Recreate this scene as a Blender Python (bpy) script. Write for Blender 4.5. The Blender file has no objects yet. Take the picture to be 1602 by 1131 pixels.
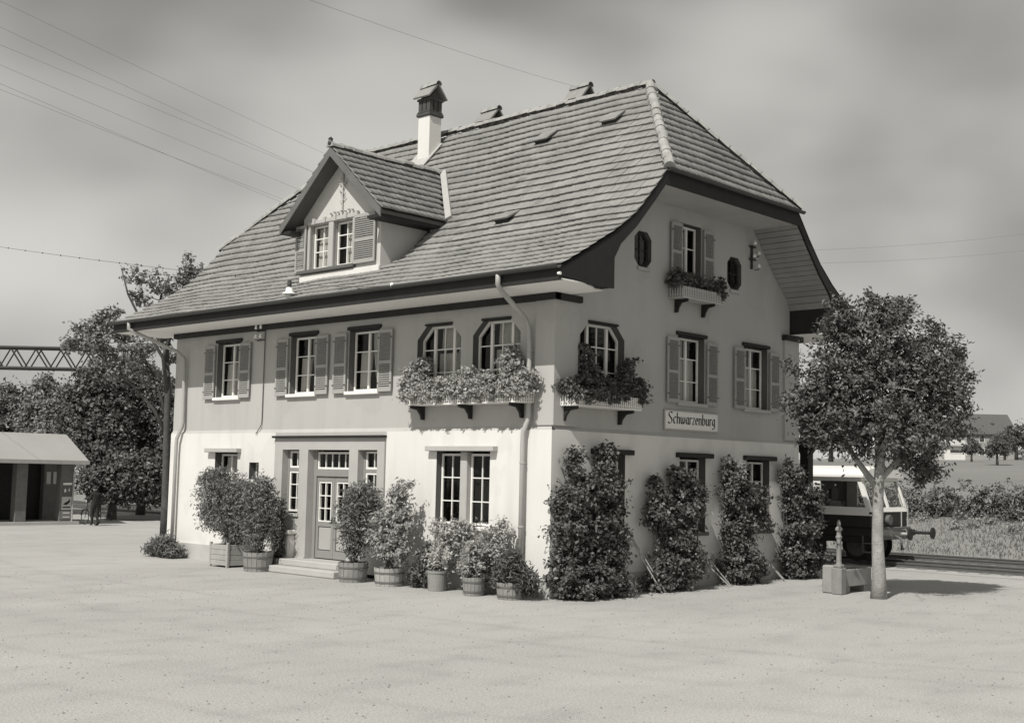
import bpy, math, random
import numpy as np
from mathutils import Vector, Matrix
from mathutils.geometry import tessellate_polygon
random.seed(7); RN = np.random.default_rng(11)
R = math.radians
SC = bpy.context.scene
COL = SC.collection

# ------------------------------------------------------------------ camera
CAM = Vector((17.857, -20.393, 2.687)); FPX = 1929.8
RT = Vector((0.73118, 0.68185, 0.02123)); UP = Vector((0.04592, -0.08025, 0.99572)); FW = Vector((-0.68064, 0.72708, 0.08998))
cd = bpy.data.cameras.new('camera'); cam = bpy.data.objects.new('camera', cd); COL.objects.link(cam)
cam.matrix_world = Matrix(((RT.x, UP.x, -FW.x, CAM.x), (RT.y, UP.y, -FW.y, CAM.y), (RT.z, UP.z, -FW.z, CAM.z), (0, 0, 0, 1)))
cd.sensor_width = 36; cd.sensor_fit = 'HORIZONTAL'; cd.lens = 36 * FPX / 1602; cd.clip_end = 4000; cd.clip_start = .1
SC.camera = cam

def at(u, v, D):
    """world point seen at photo pixel (u, v) at depth D (metres along the view)"""
    return CAM + (RT * ((u - 801) / FPX) - UP * ((v - 565.5) / FPX) + FW) * D

# ------------------------------------------------------------------ world, sun, exposure
SUNDIR = Vector((-.25, 1, -1.2)).normalized()
sl = bpy.data.lights.new('sun', 'SUN'); sl.energy = 5.0; sl.angle = R(.53); sl.color = (1, .975, .92)
so = bpy.data.objects.new('sun', sl); COL.objects.link(so); so.rotation_euler = SUNDIR.to_track_quat('-Z', 'Y').to_euler()
so.location = (0, -30, 40)
W = bpy.data.worlds.new('World'); SC.world = W; W.use_nodes = True
nt = W.node_tree; N = nt.nodes; L = nt.links; N.clear()
def nn(t, **k):
    n = N.new(t)
    for a, b in k.items(): setattr(n, a, b)
    return n
SKYK, SKYC = .6, 2.15
SKX, SKYY = 0.75, 5.05
out = nn('ShaderNodeOutputWorld'); bg = nn('ShaderNodeBackground'); sky = nn('ShaderNodeTexSky')
sky.sky_type = 'NISHITA'; sky.sun_disc = False; sky.sun_elevation = R(49.6); sky.sun_rotation = math.atan2(.25, -1); sky.air_density = 1; sky.dust_density = 1.2
bw = nn('ShaderNodeRGBToBW'); L.new(sky.outputs[0], bw.inputs[0])
tc = nn('ShaderNodeTexCoord'); sep = nn('ShaderNodeSeparateXYZ'); L.new(tc.outputs['Generated'], sep.inputs[0])
def mth(op, a, b=None, clamp=False):
    m = nn('ShaderNodeMath', operation=op); m.use_clamp = clamp
    for i, x in enumerate((a, b)):
        if x is None: continue
        if isinstance(x, (int, float)): m.inputs[i].default_value = x
        else: L.new(x, m.inputs[i])
    return m.outputs[0]
zz = mth('ADD', mth('MAXIMUM', sep.outputs[2], 0), .32)
cx_ = mth('DIVIDE', sep.outputs[0], zz); cy_ = mth('DIVIDE', sep.outputs[1], zz)
cmb = nn('ShaderNodeCombineXYZ'); L.new(cx_, cmb.inputs[0]); L.new(cy_, cmb.inputs[1])
no = nn('ShaderNodeTexNoise'); no.inputs['Scale'].default_value = 2.3; no.inputs['Detail'].default_value = 3.5; no.inputs['Roughness'].default_value = .45; no.inputs['Distortion'].default_value = .15
mp = nn('ShaderNodeMapping'); mp.inputs['Location'].default_value = (SKX, SKYY, 0); mp.inputs['Rotation'].default_value = (0, 0, R(25)); mp.inputs['Scale'].default_value = (1, 1, 1.8)
L.new(tc.outputs['Generated'], mp.inputs[0]); L.new(mp.outputs[0], no.inputs['Vector'])
rp = nn('ShaderNodeMapRange'); rp.interpolation_type = 'SMOOTHSTEP'
rp.inputs['From Min'].default_value = .38; rp.inputs['From Max'].default_value = .66; L.new(no.outputs['Fac'], rp.inputs[0])
val = mth('MULTIPLY', mth('ADD', mth('MULTIPLY', bw.outputs[0], SKYK), SKYC), mth('ADD', mth('MULTIPLY', rp.outputs[0], .85), .74))
tint = nn('ShaderNodeMix', data_type='RGBA', blend_type='MULTIPLY'); tint.inputs[0].default_value = 1
L.new(val, tint.inputs[6]); tint.inputs[7].default_value = (1, .985, .93, 1)
L.new(tint.outputs[2], bg.inputs[0]); bg.inputs[1].default_value = .1; L.new(bg.outputs[0], out.inputs[0])
SC.view_settings.view_transform = 'Standard'; SC.view_settings.look = 'None'; SC.view_settings.exposure = -.14; SC.view_settings.gamma = 1
SC.view_settings.use_curve_mapping = False
SC.render.engine = 'CYCLES'; SC.cycles.transparent_max_bounces = 12; SC.cycles.max_bounces = 8

# ------------------------------------------------------------------ materials (a grey world, slightly warm)
MATS = {}
def mat(name, v, rough=.8, var=.15, scale=3., fine=40., bump=.0, spec=.3, transl=0., metal=0., streak=0., cell=0., warm=(1, .985, .95)):
    if name in MATS: return MATS[name]
    m = bpy.data.materials.new(name); m.use_nodes = True; MATS[name] = m
    t = m.node_tree; nd = t.nodes; lk = t.links; b = nd['Principled BSDF']; o = nd['Material Output']
    b.inputs['Roughness'].default_value = rough; b.inputs['Specular IOR Level'].default_value = spec; b.inputs['Metallic'].default_value = metal
    g = nd.new('ShaderNodeNewGeometry')
    def noise(s, d=5, vec=None, ro=.55):
        n = nd.new('ShaderNodeTexNoise'); n.inputs['Scale'].default_value = s; n.inputs['Detail'].default_value = d; n.inputs['Roughness'].default_value = ro
        lk.new(vec or g.outputs['Position'], n.inputs['Vector']); return n.outputs['Fac']
    def M(op, a, b_):
        n = nd.new('ShaderNodeMath'); n.operation = op
        for i, x in enumerate((a, b_)):
            if isinstance(x, (int, float)): n.inputs[i].default_value = x
            else: lk.new(x, n.inputs[i])
        return n.outputs[0]
    f = M('ADD', M('MULTIPLY', M('SUBTRACT', noise(scale), .5), 2 * var), 1)
    f = M('ADD', f, M('MULTIPLY', M('SUBTRACT', noise(fine, 3), .5), var))
    if streak:
        mpn = nd.new('ShaderNodeMapping'); mpn.inputs['Scale'].default_value = (2.3, 2.3, .3); lk.new(g.outputs['Position'], mpn.inputs[0])
        f = M('SUBTRACT', f, M('MULTIPLY', M('MAXIMUM', M('SUBTRACT', noise(1., 4, mpn.outputs[0]), .5), 0.), streak * 4))
    if cell:
        vo = nd.new('ShaderNodeTexVoronoi'); vo.inputs['Scale'].default_value = 3.6; lk.new(g.outputs['Position'], vo.inputs['Vector'])
        s2 = nd.new('ShaderNodeSeparateColor'); lk.new(vo.outputs['Color'], s2.inputs[0])
        f = M('ADD', f, M('MULTIPLY', M('SUBTRACT', s2.outputs[0], .5), cell))
    if streak:
        pn = nd.new('ShaderNodeMapRange'); pn.inputs[1].default_value = .57; pn.inputs[2].default_value = .6; pn.inputs[3].default_value = 1; pn.inputs[4].default_value = .945; lk.new(noise(.55, 7), pn.inputs[0]); f = M('MULTIPLY', f, pn.outputs[0])
    mx = nd.new('ShaderNodeMix'); mx.data_type = 'RGBA'; mx.blend_type = 'MULTIPLY'; mx.inputs[0].default_value = 1
    mx.inputs[6].default_value = (v * warm[0], v * warm[1], v * warm[2], 1); lk.new(f, mx.inputs[7]); lk.new(mx.outputs[2], b.inputs['Base Color'])
    if bump:
        bn = nd.new('ShaderNodeBump'); bn.inputs['Strength'].default_value = bump; bn.inputs['Distance'].default_value = .03 if bump > .65 else .0035
        lk.new(noise(fine * 1.3, 4), bn.inputs['Height']); lk.new(bn.outputs[0], b.inputs['Normal'])
    if transl:
        tr = nd.new('ShaderNodeBsdfTranslucent'); lk.new(mx.outputs[2], tr.inputs[0]); ms = nd.new('ShaderNodeMixShader'); ms.inputs[0].default_value = transl
        lk.new(b.outputs[0], ms.inputs[1]); lk.new(tr.outputs[0], ms.inputs[2]); lk.new(ms.outputs[0], o.inputs[0])
    return m
def glass_mat():
    m = bpy.data.materials.new('window_glass'); m.use_nodes = True; t = m.node_tree; nd = t.nodes; lk = t.links; nd.clear()
    o = nd.new('ShaderNodeOutputMaterial'); tr = nd.new('ShaderNodeBsdfTransparent'); tr.inputs[0].default_value = (.86, .86, .84, 1)
    gl = nd.new('ShaderNodeBsdfGlossy'); gl.inputs['Roughness'].default_value = .03; gl.inputs[0].default_value = (.9, .9, .88, 1)
    g0 = nd.new('ShaderNodeNewGeometry'); dt_ = nd.new('ShaderNodeVectorMath'); dt_.operation = 'DOT_PRODUCT'; lk.new(g0.outputs['Incoming'], dt_.inputs[0]); lk.new(g0.outputs['Normal'], dt_.inputs[1])
    def M_(op, x, y=0.):
        q = nd.new('ShaderNodeMath'); q.operation = op
        for i, z in enumerate((x, y)):
            if isinstance(z, (int, float)): q.inputs[i].default_value = z
            else: lk.new(z, q.inputs[i])
        return q.outputs[0]
    fres = M_('ADD', .05, M_('MULTIPLY', .95, M_('POWER', M_('SUBTRACT', 1., M_('ABSOLUTE', dt_.outputs['Value'])), 5.)))
    g = nd.new('ShaderNodeNewGeometry'); nz = nd.new('ShaderNodeTexNoise'); nz.inputs['Scale'].default_value = 2.5; lk.new(g.outputs['Position'], nz.inputs['Vector'])
    bn = nd.new('ShaderNodeBump'); bn.inputs['Strength'].default_value = .15; bn.inputs['Distance'].default_value = .02; lk.new(nz.outputs[0], bn.inputs['Height'])
    lk.new(bn.outputs[0], gl.inputs['Normal'])
    ms = nd.new('ShaderNodeMixShader'); lk.new(fres, ms.inputs[0]); lk.new(tr.outputs[0], ms.inputs[1]); lk.new(gl.outputs[0], ms.inputs[2]); lk.new(ms.outputs[0], o.inputs[0])
    return m
GLASS = glass_mat()
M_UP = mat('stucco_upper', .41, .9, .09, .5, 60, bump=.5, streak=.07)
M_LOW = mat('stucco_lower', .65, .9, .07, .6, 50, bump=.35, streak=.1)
M_PLINTH = mat('plinth_stone', .42, .9, .2, 1.5, 40, bump=.4)
M_STONE = mat('grey_sandstone', .40, .85, .12, 2, 60, bump=.3)
M_DSTONE = mat('dark_reveal', .11, .85, .15, 2, 40)  # window reveals: shade inside the openings put into the dark paint colour
M_WHITE = mat('white_paint', .74, .5, .06, 4, 60)
M_SOFFIT = mat('soffit_paint', .80, .7, .06, 1.2, 30)
M_SHUT = mat('shutter_paint', .34, .65, .12, 3, 50)
M_SLAT = mat('shutter_slat_paint', .27, .65, .15, 3, 50)
M_DARKWOOD = mat('dark_wood', .022, .7, .3, 4, 60)
M_BOARD = mat('weathered_board', .30, .8, .25, 1.3, 40)
M_TILE = mat('clay_tile', .235, .85, .28, .8, 26, bump=.35, cell=.24)
M_RIDGE = mat('ridge_clay', .31, .85, .3, 2.5, 30, bump=.35, cell=.3)
M_UNDER = mat('roof_underlay', .03, .9, .1)
M_METAL = mat('zinc', .36, .5, .15, 3, 40, spec=.5)
M_DMETAL = mat('dark_iron', .045, .5, .25, 4, 50, spec=.5)
M_LEAD = mat('flashing', .40, .6, .1, 3, 40)
M_CURTAIN = mat('curtain_cloth', .78, .9, .05, 5, 30, transl=.35)
M_DOOR = mat('door_paint', .24, .6, .1, 3, 50)
M_DOORP = mat('door_panel_paint', .36, .6, .1, 3, 50)
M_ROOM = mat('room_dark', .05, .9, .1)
M_PORC = mat('porcelain', .85, .2, .02, 5, 40, spec=.6)
M_BRICKD = mat('dark_brick', .07, .9, .3, 5, 50)  # dark brick of the chimney heads and the rear chimneys
M_LEAF_D = mat('leaf_dark', .115, .45, .65, 1.6, 11, spec=.4, transl=.18)
M_LEAF_M = mat('leaf_mid', .21, .45, .4, 1.5, 9, spec=.45, transl=.25)
M_LEAF_L = mat('leaf_light', .36, .5, .3, 2, 12, spec=.4, transl=.3)
M_LEAF_P = mat('leaf_pale', .55, .55, .25, 2.5, 14, spec=.4, transl=.35)
M_FLOWER = mat('flower_petal', .60, .7, .2, 8, 20, transl=.3)
M_BARK = mat('bark', .085, .9, .5, 6, 30, bump=.8)
M_BARKL = mat('bark_pale', .30, .9, .55, 5, 22, bump=.9)
M_TUB = mat('tub_wood', .24, .85, .3, 4, 30, bump=.4)
M_TUBL = mat('planter_wood', .34, .85, .2, 4, 30, bump=.4)
M_HOOP = mat('hoop_iron', .12, .6, .2, 4, 30, spec=.5)
M_SOIL = mat('soil', .06, 1, .3, 8, 30)
M_GRASS = mat('grass_blade', .13, .7, .4, 1, 10, transl=.25)

# ------------------------------------------------------------------ mesh helpers
def FT(a, d, z): return (a, -d, z)      # on the street front: along, outward, up
def GT(a, d, z): return (d, a, z)       # on the gable
def WT(a, d, z): return (a, d, z)
class MB:
    def __init__(s, T=WT): s.v = []; s.f = []; s.T = T
    def add(s, vs, fs):
        b = len(s.v); s.v += [tuple(s.T(*p)) for p in vs]; s.f += [tuple(b + i for i in f) for f in fs]; return s
    def box(s, a0, a1, d0, d1, z0, z1):
        return s.add([(a0, d0, z0), (a1, d0, z0), (a1, d1, z0), (a0, d1, z0), (a0, d0, z1), (a1, d0, z1), (a1, d1, z1), (a0, d1, z1)],
                     [(0, 3, 2, 1), (4, 5, 6, 7), (0, 1, 5, 4), (1, 2, 6, 5), (2, 3, 7, 6), (3, 0, 4, 7)])
    def bbox(s, a0, a1, d0, d1, z0, z1, r=.01):
        """box with chamfered long edges (12 extra faces), cheap"""
        vs = []
        for sz, z, zi in ((0, z0, z0 + r), (1, z1, z1 - r)):
            vs += [(a0 + r, d0 + r, z), (a1 - r, d0 + r, z), (a1 - r, d1 - r, z), (a0 + r, d1 - r, z)]
        for z in (z0 + r, z1 - r):
            vs += [(a0 + r, d0, z), (a1 - r, d0, z), (a1, d0 + r, z), (a1, d1 - r, z), (a1 - r, d1, z), (a0 + r, d1, z), (a0, d1 - r, z), (a0, d0 + r, z)]
        fs = [(3, 2, 1, 0), (4, 5, 6, 7)]
        lo, hi = list(range(8, 16)), list(range(16, 24))
        for i in range(8): fs.append((lo[i], lo[(i + 1) % 8], hi[(i + 1) % 8], hi[i]))
        for ring, cap, fl in ((lo, [0, 1, 2, 3], 0), (hi, [4, 5, 6, 7], 1)):
            for k in range(4):
                i0, i1 = ring[2 * k], ring[2 * k + 1]; c0, c1 = cap[k], cap[(k + 1) % 4]
                f = (c0, c1, i1, i0); fs.append(f if not fl else f[::-1])
                j = ring[(2 * k + 2) % 8]; g = (c1, j, i1); fs.append(g if not fl else g[::-1])
        return s.add(vs, fs)
    def prism(s, poly, e0, e1, fn):
        """polygon extruded; fn(p, e) gives the point"""
        n = len(poly); vs = [fn(p, e0) for p in poly] + [fn(p, e1) for p in poly]
        tri = tessellate_polygon([[Vector((p[0], p[1], 0)) for p in poly]])
        fs = [tuple(t) for t in tri] + [tuple(n + i for i in t[::-1]) for t in tri] + [(i, (i + 1) % n, n + (i + 1) % n, n + i) for i in range(n)]
        return s.add(vs, fs)
    def tube(s, pts, r, n=8, cap=True):
        pts = [Vector(p) for p in pts]; rr = r if isinstance(r, (list, tuple)) else [r] * len(pts); rings = []; vs = []
        ref = Vector((0, 0, 1))
        for i, p in enumerate(pts):
            t = (pts[min(i + 1, len(pts) - 1)] - pts[max(i - 1, 0)]).normalized()
            if abs(t.dot(ref)) > .95: ref = Vector((1, 0, 0)) if abs(t.x) < .9 else Vector((0, 1, 0))
            a = t.cross(ref).normalized(); b = t.cross(a)
            for k in range(n):
                th = 2 * math.pi * k / n; vs.append(tuple(p + (a * math.cos(th) + b * math.sin(th)) * rr[i]))
        fs = []
        for i in range(len(pts) - 1):
            for k in range(n): fs.append((i * n + k, i * n + (k + 1) % n, (i + 1) * n + (k + 1) % n, (i + 1) * n + k))
        if cap: fs += [tuple(range(n))[::-1], tuple(range((len(pts) - 1) * n, len(pts) * n))]
        return s.add(vs, fs)
    def lathe(s, prof, n=16, c=(0, 0, 0), axis='z', cap=True):
        vs = []; fs = []
        for r, h in prof:
            for k in range(n):
                th = 2 * math.pi * k / n; x, y = r * math.cos(th), r * math.sin(th)
                p = {'z': (x, y, h), 'x': (h, x, y), 'y': (x, h, y)}[axis]; vs.append((c[0] + p[0], c[1] + p[1], c[2] + p[2]))
        for i in range(len(prof) - 1):
            for k in range(n): fs.append((i * n + k, i * n + (k + 1) % n, (i + 1) * n + (k + 1) % n, (i + 1) * n + k))
        if cap: fs += [tuple(range(n))[::-1], tuple(range((len(prof) - 1) * n, len(prof) * n))]
        return s.add(vs, fs)
    def build(s, name, m, parent=None, smooth=False, kind=None):
        me = bpy.data.meshes.new(name); me.from_pydata(s.v, [], s.f); me.materials.append(m)
        if smooth: me.polygons.foreach_set('use_smooth', [True] * len(me.polygons))
        o = bpy.data.objects.new(name, me); COL.objects.link(o)
        if parent: o.parent = parent; o.matrix_parent_inverse = PINV(parent)
        if kind: o['kind'] = kind
        return o
def wmat(o):
    m = Matrix.LocRotScale(o.location, o.rotation_euler, o.scale)
    return wmat(o.parent) @ o.matrix_parent_inverse @ m if o.parent else m
def PINV(p): return wmat(p).inverted()
def tag(o, label, cat, group=None, kind=None):
    o['label'] = label; o['category'] = cat
    if group: o['group'] = group
    if kind: o['kind'] = kind
    return o
def thing(name, loc, label, cat, group=None):
    o = bpy.data.objects.new(name, None); COL.objects.link(o); o.location = loc; o.empty_display_size = .2
    return tag(o, label, cat, group)
def arr_mesh(name, V, F, m, parent=None, kind=None, smooth=False):
    """numpy mesh: V (n,3), F (m,k)"""
    k = F.shape[1]; me = bpy.data.meshes.new(name); me.vertices.add(len(V)); me.vertices.foreach_set('co', V.astype(np.float32).ravel())
    me.loops.add(F.size); me.loops.foreach_set('vertex_index', F.astype(np.int32).ravel()); me.polygons.add(len(F))
    me.polygons.foreach_set('loop_start', np.arange(len(F), dtype=np.int32) * k); me.polygons.foreach_set('loop_total', np.full(len(F), k, dtype=np.int32))
    me.materials.append(m); me.update(calc_edges=True); me.validate()
    if smooth: me.polygons.foreach_set('use_smooth', [True] * len(me.polygons))
    o = bpy.data.objects.new(name, me); COL.objects.link(o)
    if parent: o.parent = parent; o.matrix_parent_inverse = PINV(parent)
    if kind: o['kind'] = kind
    return o
def struct(o): o['kind'] = 'structure'; return o

# foliage ------------------------------------------------------------
def leaf_geo(P, size, aspect=.55, up=.5, out=None, fold=.25, spread=.35, axis=None):
    n = len(P); d = RN.normal(size=(n, 3)) * (1 if axis is None else .5)
    if axis is not None: d = d + axis * 1.4
    d = d; d /= np.linalg.norm(d, axis=1)[:, None]
    nr = RN.normal(size=(n, 3)); nr[:, 2] += up * 2
    if out is not None: nr += out * 1.2
    nr /= np.linalg.norm(nr, axis=1)[:, None]
    d -= nr * (d * nr).sum(1)[:, None]; d /= np.linalg.norm(d, axis=1)[:, None] + 1e-9
    s = np.cross(nr, d); l = (size * (1 + spread * RN.uniform(-1, 1, n)))[:, None]; w = l * aspect * .5
    a = P - d * l * .5; c = P + d * l * .5 - nr * l * .12; b = P + s * w + nr * l * fold * .4 - d * l * .05; e = P - s * w + nr * l * fold * .4 - d * l * .05
    V = np.stack([a, b, c, e], 1).reshape(-1, 3); i = np.arange(n) * 4
    F = np.concatenate([np.stack([i, i + 1, i + 2], 1), np.stack([i, i + 2, i + 3], 1)])
    return V, F
def crown_points(blobs, nsub, nleaf, rsub, shell=.55, flat=.7):
    """blobs: (x,y,z,rx,ry,rz). Clumps of leaves scattered through the blobs, thicker near their skins."""
    B = np.array(blobs, float); wgt = (B[:, 3] * B[:, 4] * B[:, 5]) ** .7; wgt /= wgt.sum()
    k = RN.choice(len(B), nsub, p=wgt); d = RN.normal(size=(nsub, 3)); d /= np.linalg.norm(d, axis=1)[:, None]
    r = shell + (1 - shell) * RN.uniform(0, 1, nsub) ** .6; r *= 1 + .12 * RN.normal(size=nsub)
    c = B[k, :3] + d * r[:, None] * B[k, 3:]
    m = np.maximum(3, (nleaf * RN.uniform(.4, 1.6, nsub)).astype(int)); idx = np.repeat(np.arange(nsub), m)
    rs = (rsub * RN.uniform(.6, 1.4, nsub))[idx]
    off = RN.normal(size=(len(idx), 3)) * rs[:, None] * .55; off[:, 2] *= flat
    return c[idx] + off, d[idx], c
def spray_points(blobs, n, per, ext, lift, sz):
    B = np.array(blobs, float); w = (B[:, 3] * B[:, 4] * B[:, 5]) ** .6; w /= w.sum(); k = RN.choice(len(B), n, p=w); d = RN.normal(size=(n, 3)); d[:, 2] += lift; d /= np.linalg.norm(d, axis=1)[:, None]
    e = RN.uniform(ext[0], ext[1], n)[:, None] * B[k, 3:] * d; t = np.tile(np.linspace(.45, 1, per), (n, 1)) + RN.normal(size=(n, per)) * .02
    bend = RN.normal(size=(n, 1, 3)) * .12 * np.linalg.norm(e, axis=1)[:, None, None]; bend[:, :, 2] -= .05 * np.linalg.norm(e, axis=1)[:, None]
    P = B[k, :3][:, None] + e[:, None] * t[..., None] + bend * (t[..., None] ** 2) + RN.normal(size=(n, per, 3)) * sz * .45
    ax = np.repeat(e / np.linalg.norm(e, axis=1)[:, None], per, 0); return P.reshape(-1, 3), ax
def foliage(name, blobs, nsub, nleaf, rsub, size, m, parent, aspect=.55, shell=.55, up=.5, kind=None, flat=.7, clip=None, zmin=None, sprays=0, per=12, ext=(.85, 1.3), lift=.6):
    P, o, c = crown_points(blobs, nsub, nleaf, rsub, shell, flat); AX = np.zeros_like(P)
    if sprays: P2, a2 = spray_points(blobs, sprays, per, ext, lift, size); P = np.concatenate([P, P2]); o = np.concatenate([o, a2 * .3]); AX = np.concatenate([AX, a2])
    ok = np.ones(len(P), bool)
    if clip: ok &= clip(P)
    if zmin is not None: ok &= P[:, 2] > zmin
    P, o, AX = P[ok], o[ok], AX[ok]
    V, F = leaf_geo(P, size, aspect, up, o, axis=AX if sprays else None)
    return arr_mesh(name, V, F, m, parent, kind), c
def bent(p0, p1, r0, r1, sag=.08, n=5):
    p0, p1 = Vector(p0), Vector(p1); L_ = (p1 - p0).length; j = Vector((random.uniform(-1, 1), random.uniform(-1, 1), random.uniform(-.3, 1))) * L_ * sag
    pts = [p0.lerp(p1, i / n) + j * math.sin(math.pi * i / n) for i in range(n + 1)]
    return pts, [r0 + (r1 - r0) * i / n for i in range(n + 1)]

# ------------------------------------------------------------------ ground and setting
def ground_mat():
    m = mat('gravel_yard', .385, .95, .10, .25, 9, bump=.5)
    t = m.node_tree; nd = t.nodes; lk = t.links; b = nd['Principled BSDF']; src = b.inputs['Base Color'].links[0].from_socket
    g = nd.new('ShaderNodeNewGeometry')
    def noise(s, d, sc=(1, 1, 1), rot=0.):
        mp_ = nd.new('ShaderNodeMapping'); mp_.inputs['Scale'].default_value = sc; mp_.inputs['Rotation'].default_value = (0, 0, rot); lk.new(g.outputs['Position'], mp_.inputs[0])
        n = nd.new('ShaderNodeTexNoise'); n.inputs['Scale'].default_value = s; n.inputs['Detail'].default_value = d; lk.new(mp_.outputs[0], n.inputs['Vector']); return n.outputs['Fac']
    def mr(x, a, b_, c, d):
        n = nd.new('ShaderNodeMapRange'); n.inputs[1].default_value = a; n.inputs[2].default_value = b_; n.inputs[3].default_value = c; n.inputs[4].default_value = d; lk.new(x, n.inputs[0]); return n.outputs[0]
    def mul(a, b_):
        n = nd.new('ShaderNodeMix'); n.data_type = 'RGBA'; n.blend_type = 'MULTIPLY'; n.inputs[0].default_value = 1; lk.new(a, n.inputs[6]); lk.new(b_, n.inputs[7]); return n.outputs[2]
    def mt(op, x, y=0.):
        q = nd.new('ShaderNodeMath'); q.operation = op
        for i, z in enumerate((x, y)):
            if isinstance(z, (int, float)): q.inputs[i].default_value = z
            else: lk.new(z, q.inputs[i])
        return q.outputs[0]
    # cart and car tracks: arcs sweeping past the front of the station
    sb = nd.new('ShaderNodeVectorMath'); sb.operation = 'DISTANCE'; sb.inputs[1].default_value = (-8, 60, 0); lk.new(g.outputs['Position'], sb.inputs[0])
    rr = mt('ADD', sb.outputs['Value'], mt('MULTIPLY', mt('SUBTRACT', noise(.12, 3), .5), 2.2)); brk = mr(noise(.5, 5), .35, .6, .25, 1.)
    tot = None
    for c0, w0, k0 in ((65.5, .16, .14), (66.95, .16, .14), (68.6, .2, .10), (70.05, .2, .10), (72.2, .14, .13), (73.6, .14, .13), (75.4, .25, .08)):
        e = mt('MULTIPLY', mt('DIVIDE', mt('SUBTRACT', rr, c0), w0), mt('DIVIDE', mt('SUBTRACT', rr, c0), w0)); v_ = mt('MULTIPLY', mt('POWER', 2.718, mt('MULTIPLY', e, -1.)), k0 * .65)
        tot = v_ if tot is None else mt('ADD', tot, v_)
    c = mul(src, mt('SUBTRACT', 1., mt('MULTIPLY', tot, brk)))
    c = mul(c, mr(noise(.5, 8, (1, .3, 1), R(-40)), .3, .7, 1.05, .94))
    c = mul(c, mr(noise(48, 3), .42, .74, 1.12, .60))                            # single dark pebbles
    c = mul(c, mr(noise(25, 4), .3, .7, 1.1, .86))
    c = mul(c, mr(noise(1.3, 9, (1, .6, 1)), .5, .74, 1.02, .88)); c = mul(c, mr(noise(.16, 6), .35, .65, .95, 1.04))
    lk.new(c, b.inputs['Base Color']); return m
M_GRAVEL = ground_mat()
def ground_h(x, y): return 0.
g = MB(); g.add([(-900, -400, 0), (900, -400, 0), (900, 1200, 0), (-900, 1200, 0)], [(0, 1, 2, 3)])
struct(g.build('ground', M_GRAVEL))
# pebbles on the near yard
PB = RN.uniform(0, 1, (5200, 2)); t_ = PB[:, 0] ** .7
px_ = 17.857 + (-.68) * (7 + 24 * t_) + .73 * (PB[:, 1] - .5) * (10 + 22 * t_); py_ = -20.393 + .727 * (7 + 24 * t_) + .68 * (PB[:, 1] - .5) * (10 + 22 * t_)
keep = ~((px_ < .3) & (py_ > -.3)); px_, py_ = px_[keep], py_[keep]; n_ = len(px_); rr_ = .006 + .018 * RN.uniform(0, 1, n_) ** 3
oc = np.array([(1, 0, 0), (0, 1, 0), (-1, 0, 0), (0, -1, 0), (0, 0, .8)], float)
V = (np.stack([px_, py_, np.zeros(n_)], 1)[:, None, :] + oc[None] * rr_[:, None, None]).reshape(-1, 3); i_ = np.arange(n_) * 5
F = np.concatenate([np.stack([i_ + k, i_ + (k + 1) % 4, i_ + 4], 1) for k in range(4)])
tag(arr_mesh('gravel', V, F, mat('pebble', .2, .9, .5, 5, 30), kind='stuff'), 'loose pebbles scattered over the pale gravel yard', 'gravel', kind='stuff')

# hill and bank beyond the tracks, on the right
def hill_h(x, y):
    d = y - 21.6
    bank = 1.35 * min(max(d / 4.2, 0), 1) ** .8
    far = max(y - 30, 0); wx = min(max((x + 150) / 60, 0), 1)
    return bank + wx * (6 * (1 - math.exp(-(far / 120) ** 1.3)) + 4 * (1 - math.exp(-(far / 380) ** 2))) + .12 * math.sin(x * .7 + y * .3) * min(max(d / 8, 0), 1)
hv = []; hf = []
xs = [-110 + i * 5. for i in range(90)]; ys = [21.6, 22.3, 23, 24, 25, 25.8, 27, 29, 32, 36] + [40 + 8 * i for i in range(22)] + [230 + 40 * i for i in range(12)]
for y in ys:
    for x in xs: hv.append((x, y, hill_h(x, y) + .005 - (.3 if y == 21.6 else 0)))
nx = len(xs)
for j in range(len(ys) - 1):
    for i in range(nx - 1): hf.append((j * nx + i, j * nx + i + 1, (j + 1) * nx + i + 1, (j + 1) * nx + i))
h = MB(); h.v = hv; h.f = hf
struct(h.build('hill', mat('meadow', .2, .95, .22, .06, 1.5, bump=.3), smooth=True))
# railway: ballast strip, rails
b_ = MB(); b_.add([(-120, 15.2, .006), (200, 15.2, .006), (200, 23.0, .006), (-120, 23.0, .006)], [(0, 1, 2, 3)])
struct(b_.build('ballast', mat('ballast_stone', .37, .95, .3, .8, 18, bump=.6)))
M_RAIL = mat('rail_steel', .10, .35, .2, 5, 30, spec=.6)
M_SLEEP = mat('sleeper_wood', .2, .9, .3, 3, 30)
trk = []
for k, y0 in enumerate((16.6, 20.4)):
    t = bpy.data.objects.new('railway_track', None); COL.objects.link(t); t.location = (0, y0 + .72, 0); struct(t)
    for yy in (y0, y0 + 1.435):
        m = MB()
        m.prism([(-.065, 0), (.065, 0), (.065, .015), (.012, .03), (.012, .1), (.036, .105), (.036, .14), (-.036, .14), (-.036, .105), (-.012, .1), (-.012, .03), (-.065, .015)], -100, 180, lambda p, e, yy=yy: (e, yy + p[0], .01 + p[1]))
        m.build('rail', M_RAIL, t)
    m = MB()
    for i in range(60): m.box(-18 + i * .65, -17.76 + i * .65, y0 - .5, y0 + 1.95, .0, .022)
    m.build('sleeper_row', M_SLEEP, t, kind='stuff')
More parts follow.
